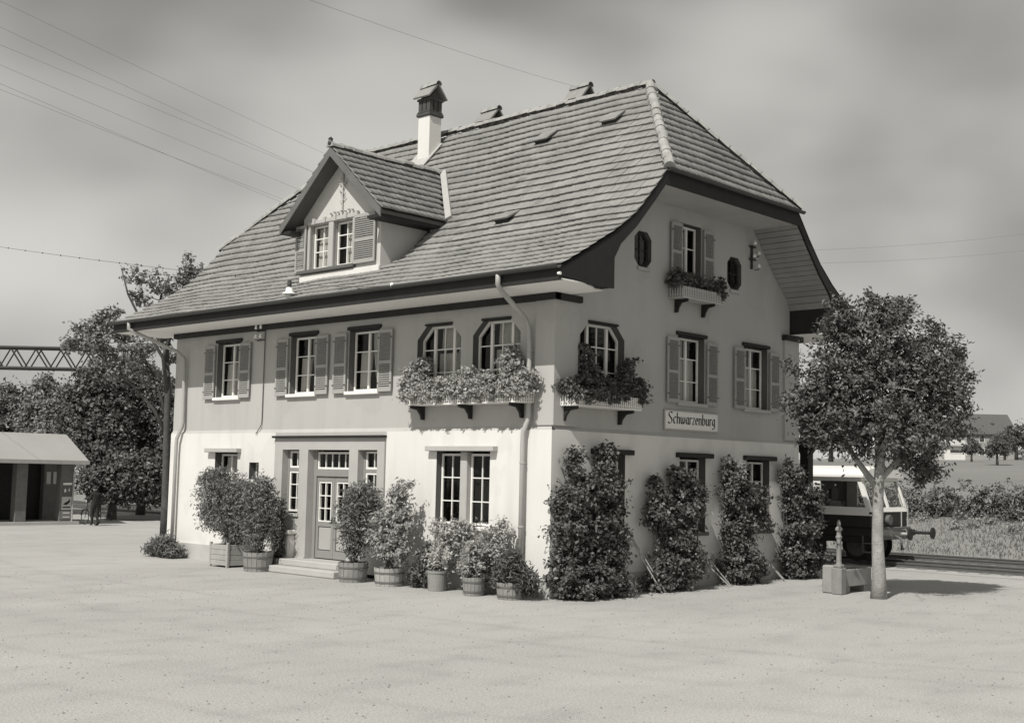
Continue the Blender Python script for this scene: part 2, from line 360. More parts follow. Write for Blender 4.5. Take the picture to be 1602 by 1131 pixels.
# grass on the bank and a strip left of the road
def grass(name, pts, h, m, lab):
    n = len(pts); a = RN.uniform(0, 2 * np.pi, n); hh = h * RN.uniform(.5, 1.3, n); dx = np.stack([np.cos(a), np.sin(a), np.zeros(n)], 1)
    le = RN.normal(size=(n, 3)) * .35; le[:, 2] = 1
    V = np.stack([pts - dx * .012 * (1 + h), pts + dx * .012 * (1 + h), pts + le * hh[:, None]], 1).reshape(-1, 3); F = np.arange(n * 3).reshape(-1, 3)
    return tag(arr_mesh(name, V, F, m, kind='stuff'), lab, 'grass', kind='stuff')
gx = RN.uniform(-18, 20, 23000); gy = 21.9 + 4.4 * RN.uniform(0, 1, 23000)
grass('bank_grass', np.stack([gx, gy, np.array([hill_h(a, b) for a, b in zip(gx, gy)])], 1), .13, M_GRASS, 'rough grass growing on the bank behind the railway tracks')
gs = MB(); gs.add([(-140, 21.0, .008), (-30, 17.5, .008), (-22, 30, .008), (-100, 60, .008)], [(0, 1, 2, 3)])
struct(gs.build('verge', mat('verge_turf', .2, .95, .3, .4, 6, bump=.4)))

# ------------------------------------------------------------------ the station building
HL, HW = 15.27, 10.47
ZB, ZS = 3.65, 6.68                      # storey line, soffit
PROF = [(-1.38, 7.02), (-.4, 7.55), (.5, 8.07), (1.15, 8.55), (1.75, 9.15), (2.3, 9.77), (HW / 2, 12.98)]
PY = [p[0] for p in PROF]; PZ = [p[1] for p in PROF]
XO, XR, YH, ZH = 1.39, -1.37, 2.3, 9.77  # verge, ridge end, half-hip corner
def roof_z(y): return float(np.interp(y, PY, PZ))
H = thing('station_building', (-HL / 2, HW / 2, 0), 'large two storey station house with steep tiled half hipped roof, dormer and shuttered windows', 'station')

def wall(name, T, outer, holes, d, m, depth=.26, rm=None):
    polys = [[Vector((a, z, 0)) for a, z in outer]] + [[Vector((a, z, 0)) for a, z in h] for h in holes]
    flat = [p for q in polys for p in q]; mb = MB(T); mb.add([(p.x, d, p.y) for p in flat], [tuple(t) for t in tessellate_polygon(polys)])
    o = mb.build(name, m, H)
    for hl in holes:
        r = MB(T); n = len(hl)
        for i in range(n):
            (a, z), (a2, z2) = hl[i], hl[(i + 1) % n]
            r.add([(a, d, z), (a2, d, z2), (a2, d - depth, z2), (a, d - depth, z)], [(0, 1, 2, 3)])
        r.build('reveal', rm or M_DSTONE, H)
    return o
def rect(a0, a1, z0, z1): return [(a0, z0), (a1, z0), (a1, z1), (a0, z1)]
def octa(a0, a1, z0, z1, c=.3, b=0): 
    return [(a0 + b, z0), (a1 - b, z0)] + ([(a1, z0 + b)] if b else []) + [(a1, z1 - c), (a1 - c, z1), (a0 + c, z1), (a0, z1 - c)] + ([(a0, z0 + b)] if b else [])

WU = [(-13.05, -11.86), (-9.53, -8.36), (-7.03, -5.82)]
OB = [(-4.42, -2.9), (-2.5, -.98)]
ZU0, ZU1 = 4.68, 6.28
LO = .06
# street front
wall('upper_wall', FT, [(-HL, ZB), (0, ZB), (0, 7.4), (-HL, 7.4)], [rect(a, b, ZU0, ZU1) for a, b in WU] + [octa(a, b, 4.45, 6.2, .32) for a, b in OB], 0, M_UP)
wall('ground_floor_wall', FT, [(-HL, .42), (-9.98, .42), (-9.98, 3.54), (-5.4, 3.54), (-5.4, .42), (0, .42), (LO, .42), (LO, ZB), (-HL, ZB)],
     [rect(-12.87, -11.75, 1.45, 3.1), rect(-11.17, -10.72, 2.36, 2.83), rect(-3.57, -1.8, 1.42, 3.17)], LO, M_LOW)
b = MB(FT); b.box(-9.99, -5.39, -.05, LO + .003, 3.545, ZB); b.build('wall_band', M_UP, H)
b = MB(FT)
b.add([(-HL, LO, ZB), (LO, LO, ZB), (0, 0, ZB + .09), (-HL, 0, ZB + .09)], [(0, 1, 2, 3)])
b.add([(LO, -LO, ZB), (LO, -HW, ZB), (0, -HW, ZB + .09), (0, 0, ZB + .09)], [(0, 1, 2, 3)]); b.build('storey_ledge', M_UP, H)
# gable wall
GW = [(4.70, 5.87), (7.70, 8.90)]; GG = [(1.45, 2.56), (4.74, 5.87), (7.78, 8.92)]
top = [(y, roof_z(y) - .16) for y in (0, .5, 1.15, 1.75, 2.2)]
gtop = [(HW - y, z) for y, z in top] + [(y, z) for y, z in top[::-1]]
AT = (4.80, 5.68)
OV = [(3.23, 8.14), (HW - 3.23, 8.08)]
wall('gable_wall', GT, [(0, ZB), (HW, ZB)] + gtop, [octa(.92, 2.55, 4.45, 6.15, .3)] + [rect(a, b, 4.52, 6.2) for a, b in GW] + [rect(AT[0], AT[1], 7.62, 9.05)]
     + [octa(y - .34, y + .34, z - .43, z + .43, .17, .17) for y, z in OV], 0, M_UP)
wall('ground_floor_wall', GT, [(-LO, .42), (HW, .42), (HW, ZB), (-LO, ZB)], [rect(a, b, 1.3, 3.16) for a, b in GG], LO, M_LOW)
for a, b_ in ((.0, .78), (9.72, HW)):
    m = MB(GT); m.bbox(a - (.03 if a == 0 else 0), b_, -.05, .07, ZB + .1, 6.55, .004); m.build('corner_pilaster', M_UP, H)
m = MB(FT); m.bbox(-.5, .06, -.05, .036, ZB + .102, 6.548, .004); m.build('corner_pilaster', M_UP, H)
# rear walls, plinth
m = MB(); m.add([(-HL, 0, 0), (-HL, HW, 0), (-HL, HW, 7.4), (-HL, HW - 1.75, 9), (-HL, 1.75, 9), (-HL, 0, 7.4)], [(0, 1, 2, 3, 4, 5)])
m.add([(-HL, HW, 0), (0, HW, 0), (0, HW, 7.4), (-HL, HW, 7.4)], [(0, 1, 2, 3)]); m.build('rear_wall', M_UP, H)
for a, b in ((-HL, -9.98), (-5.4, .11)): m = MB(FT); m.box(a, b, -.05, .11, 0, .44); m.build('plinth', M_PLINTH, H)
m = MB(GT); m.box(-.109, HW, -.05, .112, 0, .441); m.build('plinth', M_PLINTH, H)
# rooms behind the windows: floors and partitions
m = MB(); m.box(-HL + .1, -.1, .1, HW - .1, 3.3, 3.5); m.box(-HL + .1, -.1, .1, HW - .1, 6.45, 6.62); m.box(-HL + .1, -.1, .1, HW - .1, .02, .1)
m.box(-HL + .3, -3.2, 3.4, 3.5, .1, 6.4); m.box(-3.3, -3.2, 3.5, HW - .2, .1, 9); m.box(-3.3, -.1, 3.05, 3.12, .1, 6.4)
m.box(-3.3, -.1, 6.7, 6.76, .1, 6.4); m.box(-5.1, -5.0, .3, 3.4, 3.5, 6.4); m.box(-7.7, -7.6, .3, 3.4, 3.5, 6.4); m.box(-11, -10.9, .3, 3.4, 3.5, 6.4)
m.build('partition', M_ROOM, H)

def pane(T, poly, d, parent):
    m = MB(T); m.add([(a, d, z) for a, z in poly] , [tuple(range(len(poly)))]); return m.build('pane', GLASS, parent)
def curtain(T, a0, a1, z0, z1, d, parent, tie=0, amp=.022, k=26):
    n = 22; vs = []; rows = 6
    for j in range(rows + 1):
        f = j / rows; z = z1 + (z0 - z1) * f
        for i in range(n + 1):
            u = i / n
            if tie > 0: u = u * (1 - tie * f ** 1.6)
            elif tie < 0: u = 1 - (1 - u) * (1 + tie * f ** 1.6)
            a = a0 + (a1 - a0) * u; vs.append((a, d + amp * math.sin(k * i / n * 2.2 + .7 * j * .3) + .008 * math.sin(i * 2.3), z))
    fs = [(j * (n + 1) + i, j * (n + 1) + i + 1, (j + 1) * (n + 1) + i + 1, (j + 1) * (n + 1) + i) for j in range(rows) for i in range(n)]
    m = MB(T); m.add(vs, fs); return m.build('curtain', M_CURTAIN, parent, smooth=True)
def window(T, a0, a1, z0, z1, d, rows=(.36, .68), split=1, curtains=(), fw=.055, mid=.07, sill=True, name='window', par=None, thin=None):
    """frame with casements; split = number of thin vertical bars per casement minus one"""
    m = MB(T); t = d + .05
    m.bbox(a0, a0 + fw, d, t, z0, z1, .006); m.bbox(a1 - fw, a1, d, t, z0, z1, .006); m.bbox(a0 + fw, a1 - fw, d, t, z1 - fw, z1, .006); m.bbox(a0 + fw, a1 - fw, d, t, z0, z0 + fw, .006)
    c = (a0 + a1) / 2
    if mid: m.bbox(c - mid / 2, c + mid / 2, d - .003, t + .012, z0 + fw, z1 - fw, .006)
    cas = [(a0 + fw, c - mid / 2), (c + mid / 2, a1 - fw)] if mid else [(a0 + fw, a1 - fw)]
    for p, q in cas:
        for r in rows:
            z = z0 + (z1 - z0) * r; m.box(p, q, d + .004, t - .008, z - .013, z + .013)
        for s in range(1, split):
            a = p + (q - p) * s / split; m.box(a - .012, a + .012, d + .006, t - .006, z0 + fw, z1 - fw)
    o = m.build(name, M_WHITE, par or H)
    for p, q in cas: pane(T, rect(p, q, z0 + fw, z1 - fw), d + .022, o)
    for (p, q, zb, zt, tie) in curtains: curtain(T, a0 + (a1 - a0) * p, a0 + (a1 - a0) * q, z0 + (z1 - z0) * zb, z0 + (z1 - z0) * zt, d - .09, o, tie)
    return o
def shutter(T, a0, a1, z0, z1, d=.04, par=None, tilt=0.):
    m = MB(T); w = .055; t = d + .045
    m.bbox(a0, a0 + w, d, t, z0, z1, .006); m.bbox(a1 - w, a1, d, t, z0, z1, .006)
    zs = [z0, z0 + (z1 - z0) * .47, z1]
    for z, hh in ((z0, .09), (zs[1] - .04, .08), (z1 - .09, .09)): m.bbox(a0 + w, a1 - w, d + .002, t - .002, z, z + hh, .005)
    o = m.build('shutter', M_SHUT, par or H); s = MB(T)
    for lo, hi in ((z0 + .09, zs[1] - .04), (zs[1] + .04, z1 - .09)):
        n = int((hi - lo) / .052)
        for i in range(n):
            z = lo + (i + .5) * (hi - lo) / n
            s.add([(a0 + w, d + .006, z + .02), (a1 - w, d + .006, z + .02), (a1 - w, d + .04, z - .022), (a0 + w, d + .04, z - .022),
                   (a0 + w, d, z + .013), (a1 - w, d, z + .013), (a1 - w, d + .034, z - .029), (a0 + w, d + .034, z - .029)],
                  [(0, 1, 2, 3), (7, 6, 5, 4), (3, 2, 6, 7), (0, 4, 5, 1)])
    s.build('louvre', M_SLAT, o if par is None else par, kind='stuff')
    h = MB(T)
    for z in (z0 + .2, z1 - .22): h.box(a0 - .012, a0 + .05, t, t + .008, z, z + .03); h.box(a1 - .05, a1 + .012, t, t + .008, z, z + .03)
    if par is None: h.build('hinge', M_DMETAL, o)
    return o
def sill(T, a0, a1, z, o, d=.0, p=.09, m=M_STONE): 
    s = MB(T); s.bbox(a0 - .06, a1 + .06, d - .2, d + p, z - .09, z, .012); return s.build('sill', m, o)

# upper storey, street front
CU = [[(.08, .47, .03, .64, 0), (.5, .93, .03, .97, 0)], [(.1, .5, .03, .64, .35), (.5, .93, .03, .97, -.5)], [(.1, .5, .03, .66, .35), (.5, .95, .03, .97, -.45)]]
for (a, b), cu in zip(WU, CU):
    o = window(FT, a + .02, b - .02, ZU0 + .02, ZU1 - .03, -.22, rows=(.33, .66), curtains=cu); sill(FT, a, b, ZU0 + .01, o, p=.1, m=M_WHITE)
    l_ = MB(FT); l_.bbox(a - .05, b + .05, -.1, .06, ZU1, ZU1 + .09, .01); l_.build('lintel', M_DARKWOOD, o)  # projecting board coloured dark for the shade at the window head
    shutter(FT, a - .55, a - .03, ZU0 - .03, ZU1 - .06, .05); shutter(FT, b + .03, b + .55, ZU0 - .03, ZU1 - .06, .05)
def octwin(T, a0, a1, z0, z1, c, d, cu=True):
    fw = .055; n = octa(a0, a1, z0, z1, c); i_ = octa(a0 + fw, a1 - fw, z0 + fw, z1 - fw, c - .02); m = MB(T); k = len(n)
    for e0, e1, fl in ((d + .05, d + .05, 0),):
        m.add([(p[0], e0, p[1]) for p in n] + [(p[0], e0, p[1]) for p in i_], [(j, (j + 1) % k, k + (j + 1) % k, k + j) for j in range(k)])
    m.add([(p[0], d, p[1]) for p in i_] + [(p[0], d + .05, p[1]) for p in i_], [(j, k + j, k + (j + 1) % k, (j + 1) % k) for j in range(k)])
    w = a1 - a0; xs_ = [a0 + w * .29, a0 + w * .73]
    for x in xs_: m.bbox(x - .04, x + .04, d, d + .065, z0 + fw, z1 - fw, .006)
    m.box(a0 + w * .51 - .012, a0 + w * .51 + .012, d + .004, d + .045, z0 + fw, z1 - fw)
    for z in (z0 + .62, z0 + 1.18): m.box(a0 + fw, a1 - fw, d + .004, d + .044, z - .014, z + .014)
    o = m.build('window', M_WHITE, H)
    ch = c - .02; p0, p1 = xs_[0] - .04, xs_[1] + .04
    pane(T, [(a0 + fw, z0 + fw), (p0, z0 + fw), (p0, z1 - fw), (a0 + fw + ch, z1 - fw), (a0 + fw, z1 - fw - ch)], d + .022, o)
    pane(T, rect(xs_[0] + .04, xs_[1] - .04, z0 + fw, z1 - fw), d + .022, o)
    pane(T, [(p1, z0 + fw), (a1 - fw, z0 + fw), (a1 - fw, z1 - fw - ch), (a1 - fw - ch, z1 - fw), (p1, z1 - fw)], d + .022, o)
    if cu: curtain(T, xs_[0], xs_[1], z0 + .05, z0 + 1.1, d - .12, o); curtain(T, xs_[0] + .05, xs_[1], z0 + 1.2, z1 - .02, d - .16, o); curtain(T, xs_[1] - .02, a1 - .1, z0 + .1, z1 - .1, d - .14, o)
    sill(T, a0, a1, z0, o)
    l_ = MB(T); l_.bbox(a0 + c - .03, a1 - c + .03, -.05, .05, z1 + .0, z1 + .05, .008); l_.build('lintel', M_DARKWOOD, o)
    return o
for a, b in OB: octwin(FT, a, b, 4.45, 6.2, .32, -.24)
octwin(GT, .92, 2.55, 4.45, 6.15, .3, -.24, cu=False)
# ground floor, street front
def hood(T, a0, a1, z, o, p=.17, hh=.12, m=M_STONE):
    s = MB(T); s.bbox(a0, a1, -.1, LO + p, z, z + hh, .012); return s.build('lintel', m, o)
o = window(FT, -12.85, -11.77, 1.47, 3.06, -.2, rows=(.33, .66), curtains=[(.1, .9, .05, .95, 0)]); hood(FT, -13.2, -11.58, 3.1, o); sill(FT, -12.87, -11.75, 1.46, o, d=LO)
o = window(FT, -11.16, -10.73, 2.37, 2.82, -.2, rows=(), mid=0)
o = window(FT, -3.55, -2.81, 1.46, 3.12, -.14, rows=(.33, .66), mid=0, split=2); hood(FT, -3.82, -1.56, 3.17, o); s_ = sill(FT, -3.57, -1.8, 1.44, o, d=LO, m=M_WHITE)
window(FT, -2.56, -1.82, 1.46, 3.12, -.14, rows=(.33, .66), mid=0, split=2)
m = MB(FT); m.bbox(-2.8, -2.57, -.2, LO - .02, 1.43, 3.168, .02); m.build('mullion', M_STONE, H)
# entrance: stone surround, sidelights, double door, transom, steps
b = MB(FT)
m = wall('door_surround', FT, [(-9.95, .1), (-8.48, .1), (-8.48, 3.19), (-6.78, 3.19), (-6.78, .1), (-5.42, .1), (-5.42, 3.54), (-9.95, 3.54)], [rect(-9.6, -8.86, 1.5, 3.19), rect(-6.43, -5.69, 1.5, 3.19)], LO + .035, M_STONE, .24, M_STONE)
m = MB(FT)
for x in (-8.48, -6.78): m.add([(x, LO + .035, .1), (x, LO + .035, 3.19), (x, -.42, 3.19), (x, -.42, .1)], [(0, 1, 2, 3)])
m.add([(-8.48, LO + .035, 3.19), (-6.78, LO + .035, 3.19), (-6.78, -.42, 3.19), (-8.48, -.42, 3.19)], [(0, 1, 2, 3)]); m.box(-8.9, -8.46, .0, LO + .075, .0, .38); m.box(-6.8, -6.4, .0, LO + .075, .0, .38)
m.box(-9.96, -9.95, -.1, LO + .03, .1, 3.54); m.box(-5.42, -5.41, -.1, LO + .03, .1, 3.54)
m.build('door_jamb', M_STONE, H)
m = MB(FT); m.bbox(-10.0, -5.38, -.02, LO + .13, 3.5, 3.56, .012); m.build('cornice', M_DARKWOOD, H)
for a in (-9.6, -6.43):
    o = window(FT, a + .08, a + .72, 1.53, 2.62, -.16, rows=(.34, .67), mid=0, split=2); sill(FT, a, a + .74, 1.5, o, d=LO)
    o = window(FT, a + .08, a + .72, 2.7, 3.16, -.16, rows=(), mid=0, split=2)
    m = MB(FT); m.box(a, a + .08, -.16, -.1, 1.5, 3.18); m.box(a + .08, a + .72, -.16, -.1, 2.62, 2.7); m.build('mullion', M_DOOR, o)
o = window(FT, -8.36, -6.9, 2.68, 3.14, -.2, rows=(), mid=0, split=5, name='transom_light')
m = MB(FT); m.box(-8.475, -8.36, -.22, -.12, .34, 3.18); m.box(-6.9, -6.785, -.22, -.12, .34, 3.18); m.box(-8.36, -6.9, -.22, -.11, 2.5, 2.68); m.build('door_frame', M_DOOR, H)
for k, (a, b) in enumerate(((-8.355, -7.635), (-7.625, -6.905))):
    m = MB(FT); d = -.22; t = -.15
    m.bbox(a, a + .09, d, t, .36, 2.49, .006); m.bbox(b - .09, b, d, t, .36, 2.49, .006); m.bbox(a + .09, b - .09, d, t, 2.36, 2.49, .006); m.bbox(a + .09, b - .09, d, t, 1.18, 1.3, .006); m.bbox(a + .09, b - .09, d, t, .36, .56, .006)
    o = m.build('door', M_DOOR, H)
    m = MB(FT); m.bbox(a + .1, b - .1, d + .01, t - .015, .57, 1.17, .02); m.build('door_panel', M_DOORP, o)
    m = MB(FT); g0, g1 = a + .1, b - .1
    m.box(g0, g0 + .03, d + .01, t + .005, 1.31, 2.35); m.box(g1 - .03, g1, d + .01, t + .005, 1.31, 2.35); m.box(g0, g1, d + .01, t + .004, 2.32, 2.352); m.box(g0, g1, d + .01, t + .004, 1.308, 1.34)
    m.box((g0 + g1) / 2 - .014, (g0 + g1) / 2 + .014, d + .012, t, 1.33, 2.33)
    for z in (1.66, 1.99): m.box(g0 + .03, g1 - .03, d + .014, t - .002, z - .013, z + .013)
    m.build('glazing_bar', M_WHITE, o); pane(FT, rect(g0, g1, 1.31, 2.35), d + .03, o)
    m = MB(FT)
    x = b - .05 if k == 0 else a + .05
    m.tube([(x, t, 1.36), (x, t + .06, 1.36), (x + (-.1 if k == 0 else .1), t + .06, 1.36)], .012); m.box(x - .02, x + .02, t - .001, t + .006, 1.28, 1.44); m.build('handle', M_DMETAL, o)
m = MB(FT); m.bbox(-8.9, -6.4, -.4, .62, .17, .335, .02); m.build('step', M_STONE, H)
m = MB(FT); m.bbox(-9.1, -6.2, .0, .95, .004, .172, .02); m.build('step', M_STONE, H)
# low stone relief block under the left sidelight
m = MB(FT); m.bbox(-9.56, -8.92, LO, .3, .1, .95, .05); m.bbox(-9.62, -8.88, LO, .36, .95, 1.06, .02); m.build('stone_ledge', M_LOW, H)
# gable windows
for i, (a, b) in enumerate(GW):
    o = window(GT, a + .02, b - .02, 4.54, 6.17, -.22, rows=(.33, .68), curtains=[(.05, .5, .03, .97, 0), (.5, .93, .03, .69, 0)]); sill(GT, a, b, 4.53, o)
    l_ = MB(GT); l_.bbox(a - .08, b + .06, -.1, .07, 6.2, 6.29, .01); l_.build('lintel', M_DARKWOOD, o)
    shutter(GT, a - .52, a - .03, 4.5, 6.12, .05); shutter(GT, b + .03, b + .52, 4.5, 6.12, .05)
o = window(GT, AT[0] + .02, AT[1] - .02, 7.64, 9.02, -.2, rows=(.6,), curtains=[(.08, .48, .03, .97, 0)])
shutter(GT, AT[0] - .5, AT[0] - .03, 7.6, 9.0, .05); shutter(GT, AT[1] + .03, AT[1] + .5, 7.6, 9.0, .05)
for y, z in OV:
    n = octa(y - .33, y + .33, z - .42, z + .42, .17, .17); i_ = octa(y - .27, y + .27, z - .36, z + .36, .14, .14); m = MB(GT); k = len(n)
    m.add([(p[0], -.1, p[1]) for p in n] + [(p[0], -.1, p[1]) for p in i_], [(j, (j + 1) % k, k + (j + 1) % k, k + j) for j in range(k)])
    m.add([(p[0], -.1, p[1]) for p in i_] + [(p[0], -.14, p[1]) for p in i_], [(j, (j + 1) % k, k + (j + 1) % k, k + j) for j in range(k)])
    m.box(y - .012, y + .012, -.13, -.1, z - .36, z + .36); m.box(y - .27, y + .27, -.13, -.101, z - .012, z + .012)
    o = m.build('oval_window', M_DARKWOOD, H); pane(GT, i_, -.12, o)
    m = MB(GT); m.bbox(y - .24, y + .24, -.02, .06, z - .53, z - .455, .01); m.build('sill', M_UP, o)
for a, b in GG:
    o = window(GT, a + .02, b - .02, 1.36, 3.12, -.18, rows=(.36, .7), split=1); sill(GT, a, b, 1.32, o, d=LO, m=M_DSTONE); hood(GT, a - .17, b + .22, 3.16, o, p=.12, m=M_DARKWOOD)

# eaves: beam, soffit, boxed returns, gutters
m = MB(FT); m.box(-HL, .16, -.05, .13, 6.53, ZS - .003); m.build('eaves_beam', M_DARKWOOD, H)
for a, b in ((-.128, .82), (9.65, HW + .1)): m = MB(GT); m.box(a, b, -.05, .16, 6.531, ZS - .004); m.build('eaves_beam', M_DARKWOOD, H)
YC = .40
def soffit_flat(m, s=1):
    f = (lambda y: y) if s > 0 else (lambda y: HW - y)
    # curved end of the painted soffit on the gable side
    pl_ = [(-XO - HL, -1.36), (XO, -1.36), (XO, -.95), (XO - .05, -.5), (XO - .2, -.1), (XO - .34, .15), (XO - .34, YC), (0, YC), (0, -.01), (-HL - .0, -.01), (-HL, YC), (-HL - XO, YC)]
    m.prism(pl_, ZS, ZS + .03, lambda p, e: (p[0], f(p[1]), e))
m = MB(); soffit_flat(m); m.build('soffit', M_SOFFIT, H)
m = MB(); soffit_flat(m, -1); m.build('soffit', M_SOFFIT, H)
# verge: board between the roof edge and the curved soffit line
SOFL = [(YC, ZS + .03), (YC, 7.38), (.62, 7.72), (1.18, 8.2), (1.85, 8.9), (2.32, 9.42)]
und = [(y, z - .1) for y, z in PROF if y <= 2.31]
for s in (1, -1):
    f = (lambda y: y) if s > 0 else (lambda y: HW - y)
    for x0, x1 in ((XO - .07, XO - .012), (-HL - XO + .012, -HL - XO + .07)):
        m = MB(); m.prism([(-1.34, 6.76), (-.9, 6.74), (-.45, 6.69)] + SOFL + und[::-1][0:] , x0, x1, lambda p, e: (e, f(p[1 - 1]), p[1])); m.build('verge_board', M_DARKWOOD, H)
    # planked soffit under the verge, board by board
    pts = []
    for (a, b), (c, d_) in zip(SOFL[:-1], SOFL[1:]):
        ln = math.hypot(c - a, d_ - b); k = max(1, round(ln / .17))
        for i in range(k): pts.append((a + (c - a) * i / k, b + (d_ - b) * i / k))
    pts.append(SOFL[-1])
    for gx0, gx1 in ((.004, XO - .075), (-HL - XO + .075, -HL - .004)):
        if gx0 < -5 and s < 0: continue
        for (a, b), (c, d_) in zip(pts[:-1], pts[1:]):
            ln = math.hypot(c - a, d_ - b); ny, nz = -(d_ - b) / ln, (c - a) / ln; g_ = .008 / ln; jj = random.uniform(0, .006)
            a2, b2, c2, d2 = a + (c - a) * g_, b + (d_ - b) * g_, c - (c - a) * g_, d_ - (d_ - b) * g_
            o_ = [(gx0, f(a2 + ny * jj), b2 + nz * jj), (gx1, f(a2 + ny * jj), b2 + nz * jj), (gx1, f(c2 + ny * jj), d2 + nz * jj), (gx0, f(c2 + ny * jj), d2 + nz * jj)]
            i2 = [(p[0], p[1] + (ny * .02 if s > 0 else -ny * .02), p[2] + nz * .02) for p in o_]
            mm = MB(); mm.add(o_ + i2, [(0, 1, 2, 3), (7, 6, 5, 4), (0, 4, 5, 1), (1, 5, 6, 2), (2, 6, 7, 3), (3, 7, 4, 0)]); mm.build('soffit_board', M_BOARD, H)
    # inner end of the eaves box behind the boards
    m = MB(); m.prism([(-1.34, 6.72), (YC, 6.72), (YC, 7.5), (-1.34, 6.98)], -HL - XO + .08, XO - .08, lambda p, e: (e, f(p[0]), p[1])); m.build('eaves_box', M_DARKWOOD, H)
m = MB(); m.box(.0, XO - .08, 2.3, HW - 2.3, 9.40, 9.44); m.build('soffit', mat('hip_soffit_paint', .42, .8, .15, 1.5, 30), H)
m = MB(); m.box(XO - .07, XO - .015, 2.25, HW - 2.25, 9.36, 9.66); m.build('fascia', M_DARKWOOD, H)
for ya, yb in ((-1.36, -1.33), (HW + 1.33, HW + 1.36)): m = MB(); m.box(-HL - XO, XO - .01, ya - .012, yb + .012, 6.675, 6.99); m.build('fascia', M_DARKWOOD, H)
def gutter(p0, p1, r=.085):
    p0, p1 = Vector(p0), Vector(p1); t = (p1 - p0).normalized(); s = t.cross(Vector((0, 0, 1))).normalized(); vs = []; fs = []; n = 9
    for p in (p0, p1):
        for rr_ in (r, r - .008):
            for i in range(n): th = math.pi * i / (n - 1); vs.append(tuple(p + s * math.cos(th) * rr_ - Vector((0, 0, 1)) * math.sin(th) * rr_))
    for i in range(n - 1): fs += [(i, i + 1, 2 * n + i + 1, 2 * n + i), (n + i + 1, n + i, 3 * n + i, 3 * n + i + 1), (i, n + i, n + i + 1, i + 1), (2 * n + i + 1, 3 * n + i + 1, 3 * n + i, 2 * n + i)]
    fs += [(0, 2 * n, 3 * n, n), (n - 1, 2 * n - 1, 4 * n - 1, 3 * n - 1)]
    m = MB(); m.add(vs, fs); return m.build('gutter', M_DMETAL, H)
gutter((-HL - XO, -1.46, 6.99), (XO, -1.46, 6.99)); gutter((-HL - XO, HW + 1.46, 6.99), (XO, HW + 1.46, 6.99)); gutter((XO + .09, 2.2, 9.72), (XO + .09, HW - 2.2, 9.72), .07)
m = MB(); m.lathe([(.03, 0), (.034, .07)], 10, (XO - .05, -1.42, 6.8), 'x'); m.build('gutter_bracket', M_PORC, H)
# downpipes
m = MB(); m.tube([(-.33, -1.46, 6.98), (-.33, -1.46, 6.72), (-.38, -1.3, 6.6), (-.58, -.3, 6.12), (-.62, -.13, 5.95), (-.6, -.12, 5.5), (-.58, -.12, 4.0), (-.6, -.13, 3.85), (-.66, -.2, 3.6), (-.67, -.2, 3.3), (-.67, -.2, .02)], .058, 12); m.build('downpipe', M_METAL, H, smooth=True)
m = MB()
for z in (5.4, 4.4): m.lathe([(.066, 0), (.066, .04)], 12, (-.59, -.12, z))
for z in (2.9, 1.5): m.lathe([(.068, 0), (.068, .04)], 12, (-.67, -.2, z))
m.box(-.62, -.56, -.1, -.0, 5.4, 5.44); m.box(-.70, -.64, -.18, -.05, 2.9, 2.94); m.build('pipe_clip', M_METAL, H)
m = MB(); m.tube([(-15.6, -1.46, 6.98), (-15.6, -1.46, 6.74), (-15.5, -1.3, 6.64), (-14.75, -.3, 6.1), (-14.62, -.13, 5.9), (-14.6, -.12, 5.5), (-14.56, -.12, 4.0), (-14.58, -.13, 3.85), (-14.72, -.2, 3.5), (-14.74, -.2, 3.2), (-14.74, -.2, .02)], .055, 12); m.build('downpipe', M_METAL, H, smooth=True)
# insulators and conduit on the street front
m = MB(FT); m.tube([(-10.7, .03, 6.5), (-10.7, .03, 4.0), (-10.72, .04, 3.85), (-10.86, .1, 3.62)], .014, 6); m.build('conduit', M_DSTONE, H)
m = MB(FT); m.box(-11.08, -10.72, .0, .04, 6.5, 6.53); m.box(-11.08, -10.72, .0, .04, 6.24, 6.27)
for x in (-11.0, -10.78):
    for z in (6.27, 6.53): m.tube([(x, .04, z - .02), (x, .13, z - .02), (x, .13, z + .03)], .01, 6)
o = m.build('insulator_rack', M_DMETAL, H); m = MB(FT)
for x in (-11.0, -10.78):
    for z in (6.3, 6.56): m.lathe([(.028, 0), (.05, .012), (.045, .04), (.03, .05), (.042, .065), (.03, .11), (.0, .12)], 10, (x, .13, z - .0))
m.build('insulator', M_PORC, o, smooth=True)
m = MB(GT)
for y, z in ((8.0, 8.95), (8.2, 8.7), (7.98, 8.6), (8.2, 8.35)): m.lathe([(.03, 0), (.05, .012), (.04, .06), (.02, .1), (.0, .11)], 10, (y, .16, z))
o = m.build('insulator', M_PORC, H, smooth=True); m = MB(GT); m.box(7.93, 8.25, .0, .05, 8.55, 8.59); m.box(7.93, 8.25, .0, .05, 8.9, 8.93); m.box(8.02, 8.06, .0, .06, 8.3, 8.95)
for y, z in ((8.0, 8.95), (8.2, 8.7), (7.98, 8.6), (8.2, 8.35)): m.tube([(y, .02, z - .05), (y, .16, z - .05), (y, .16, z + .02)], .012, 6)
m.build('bracket', M_DMETAL, o)

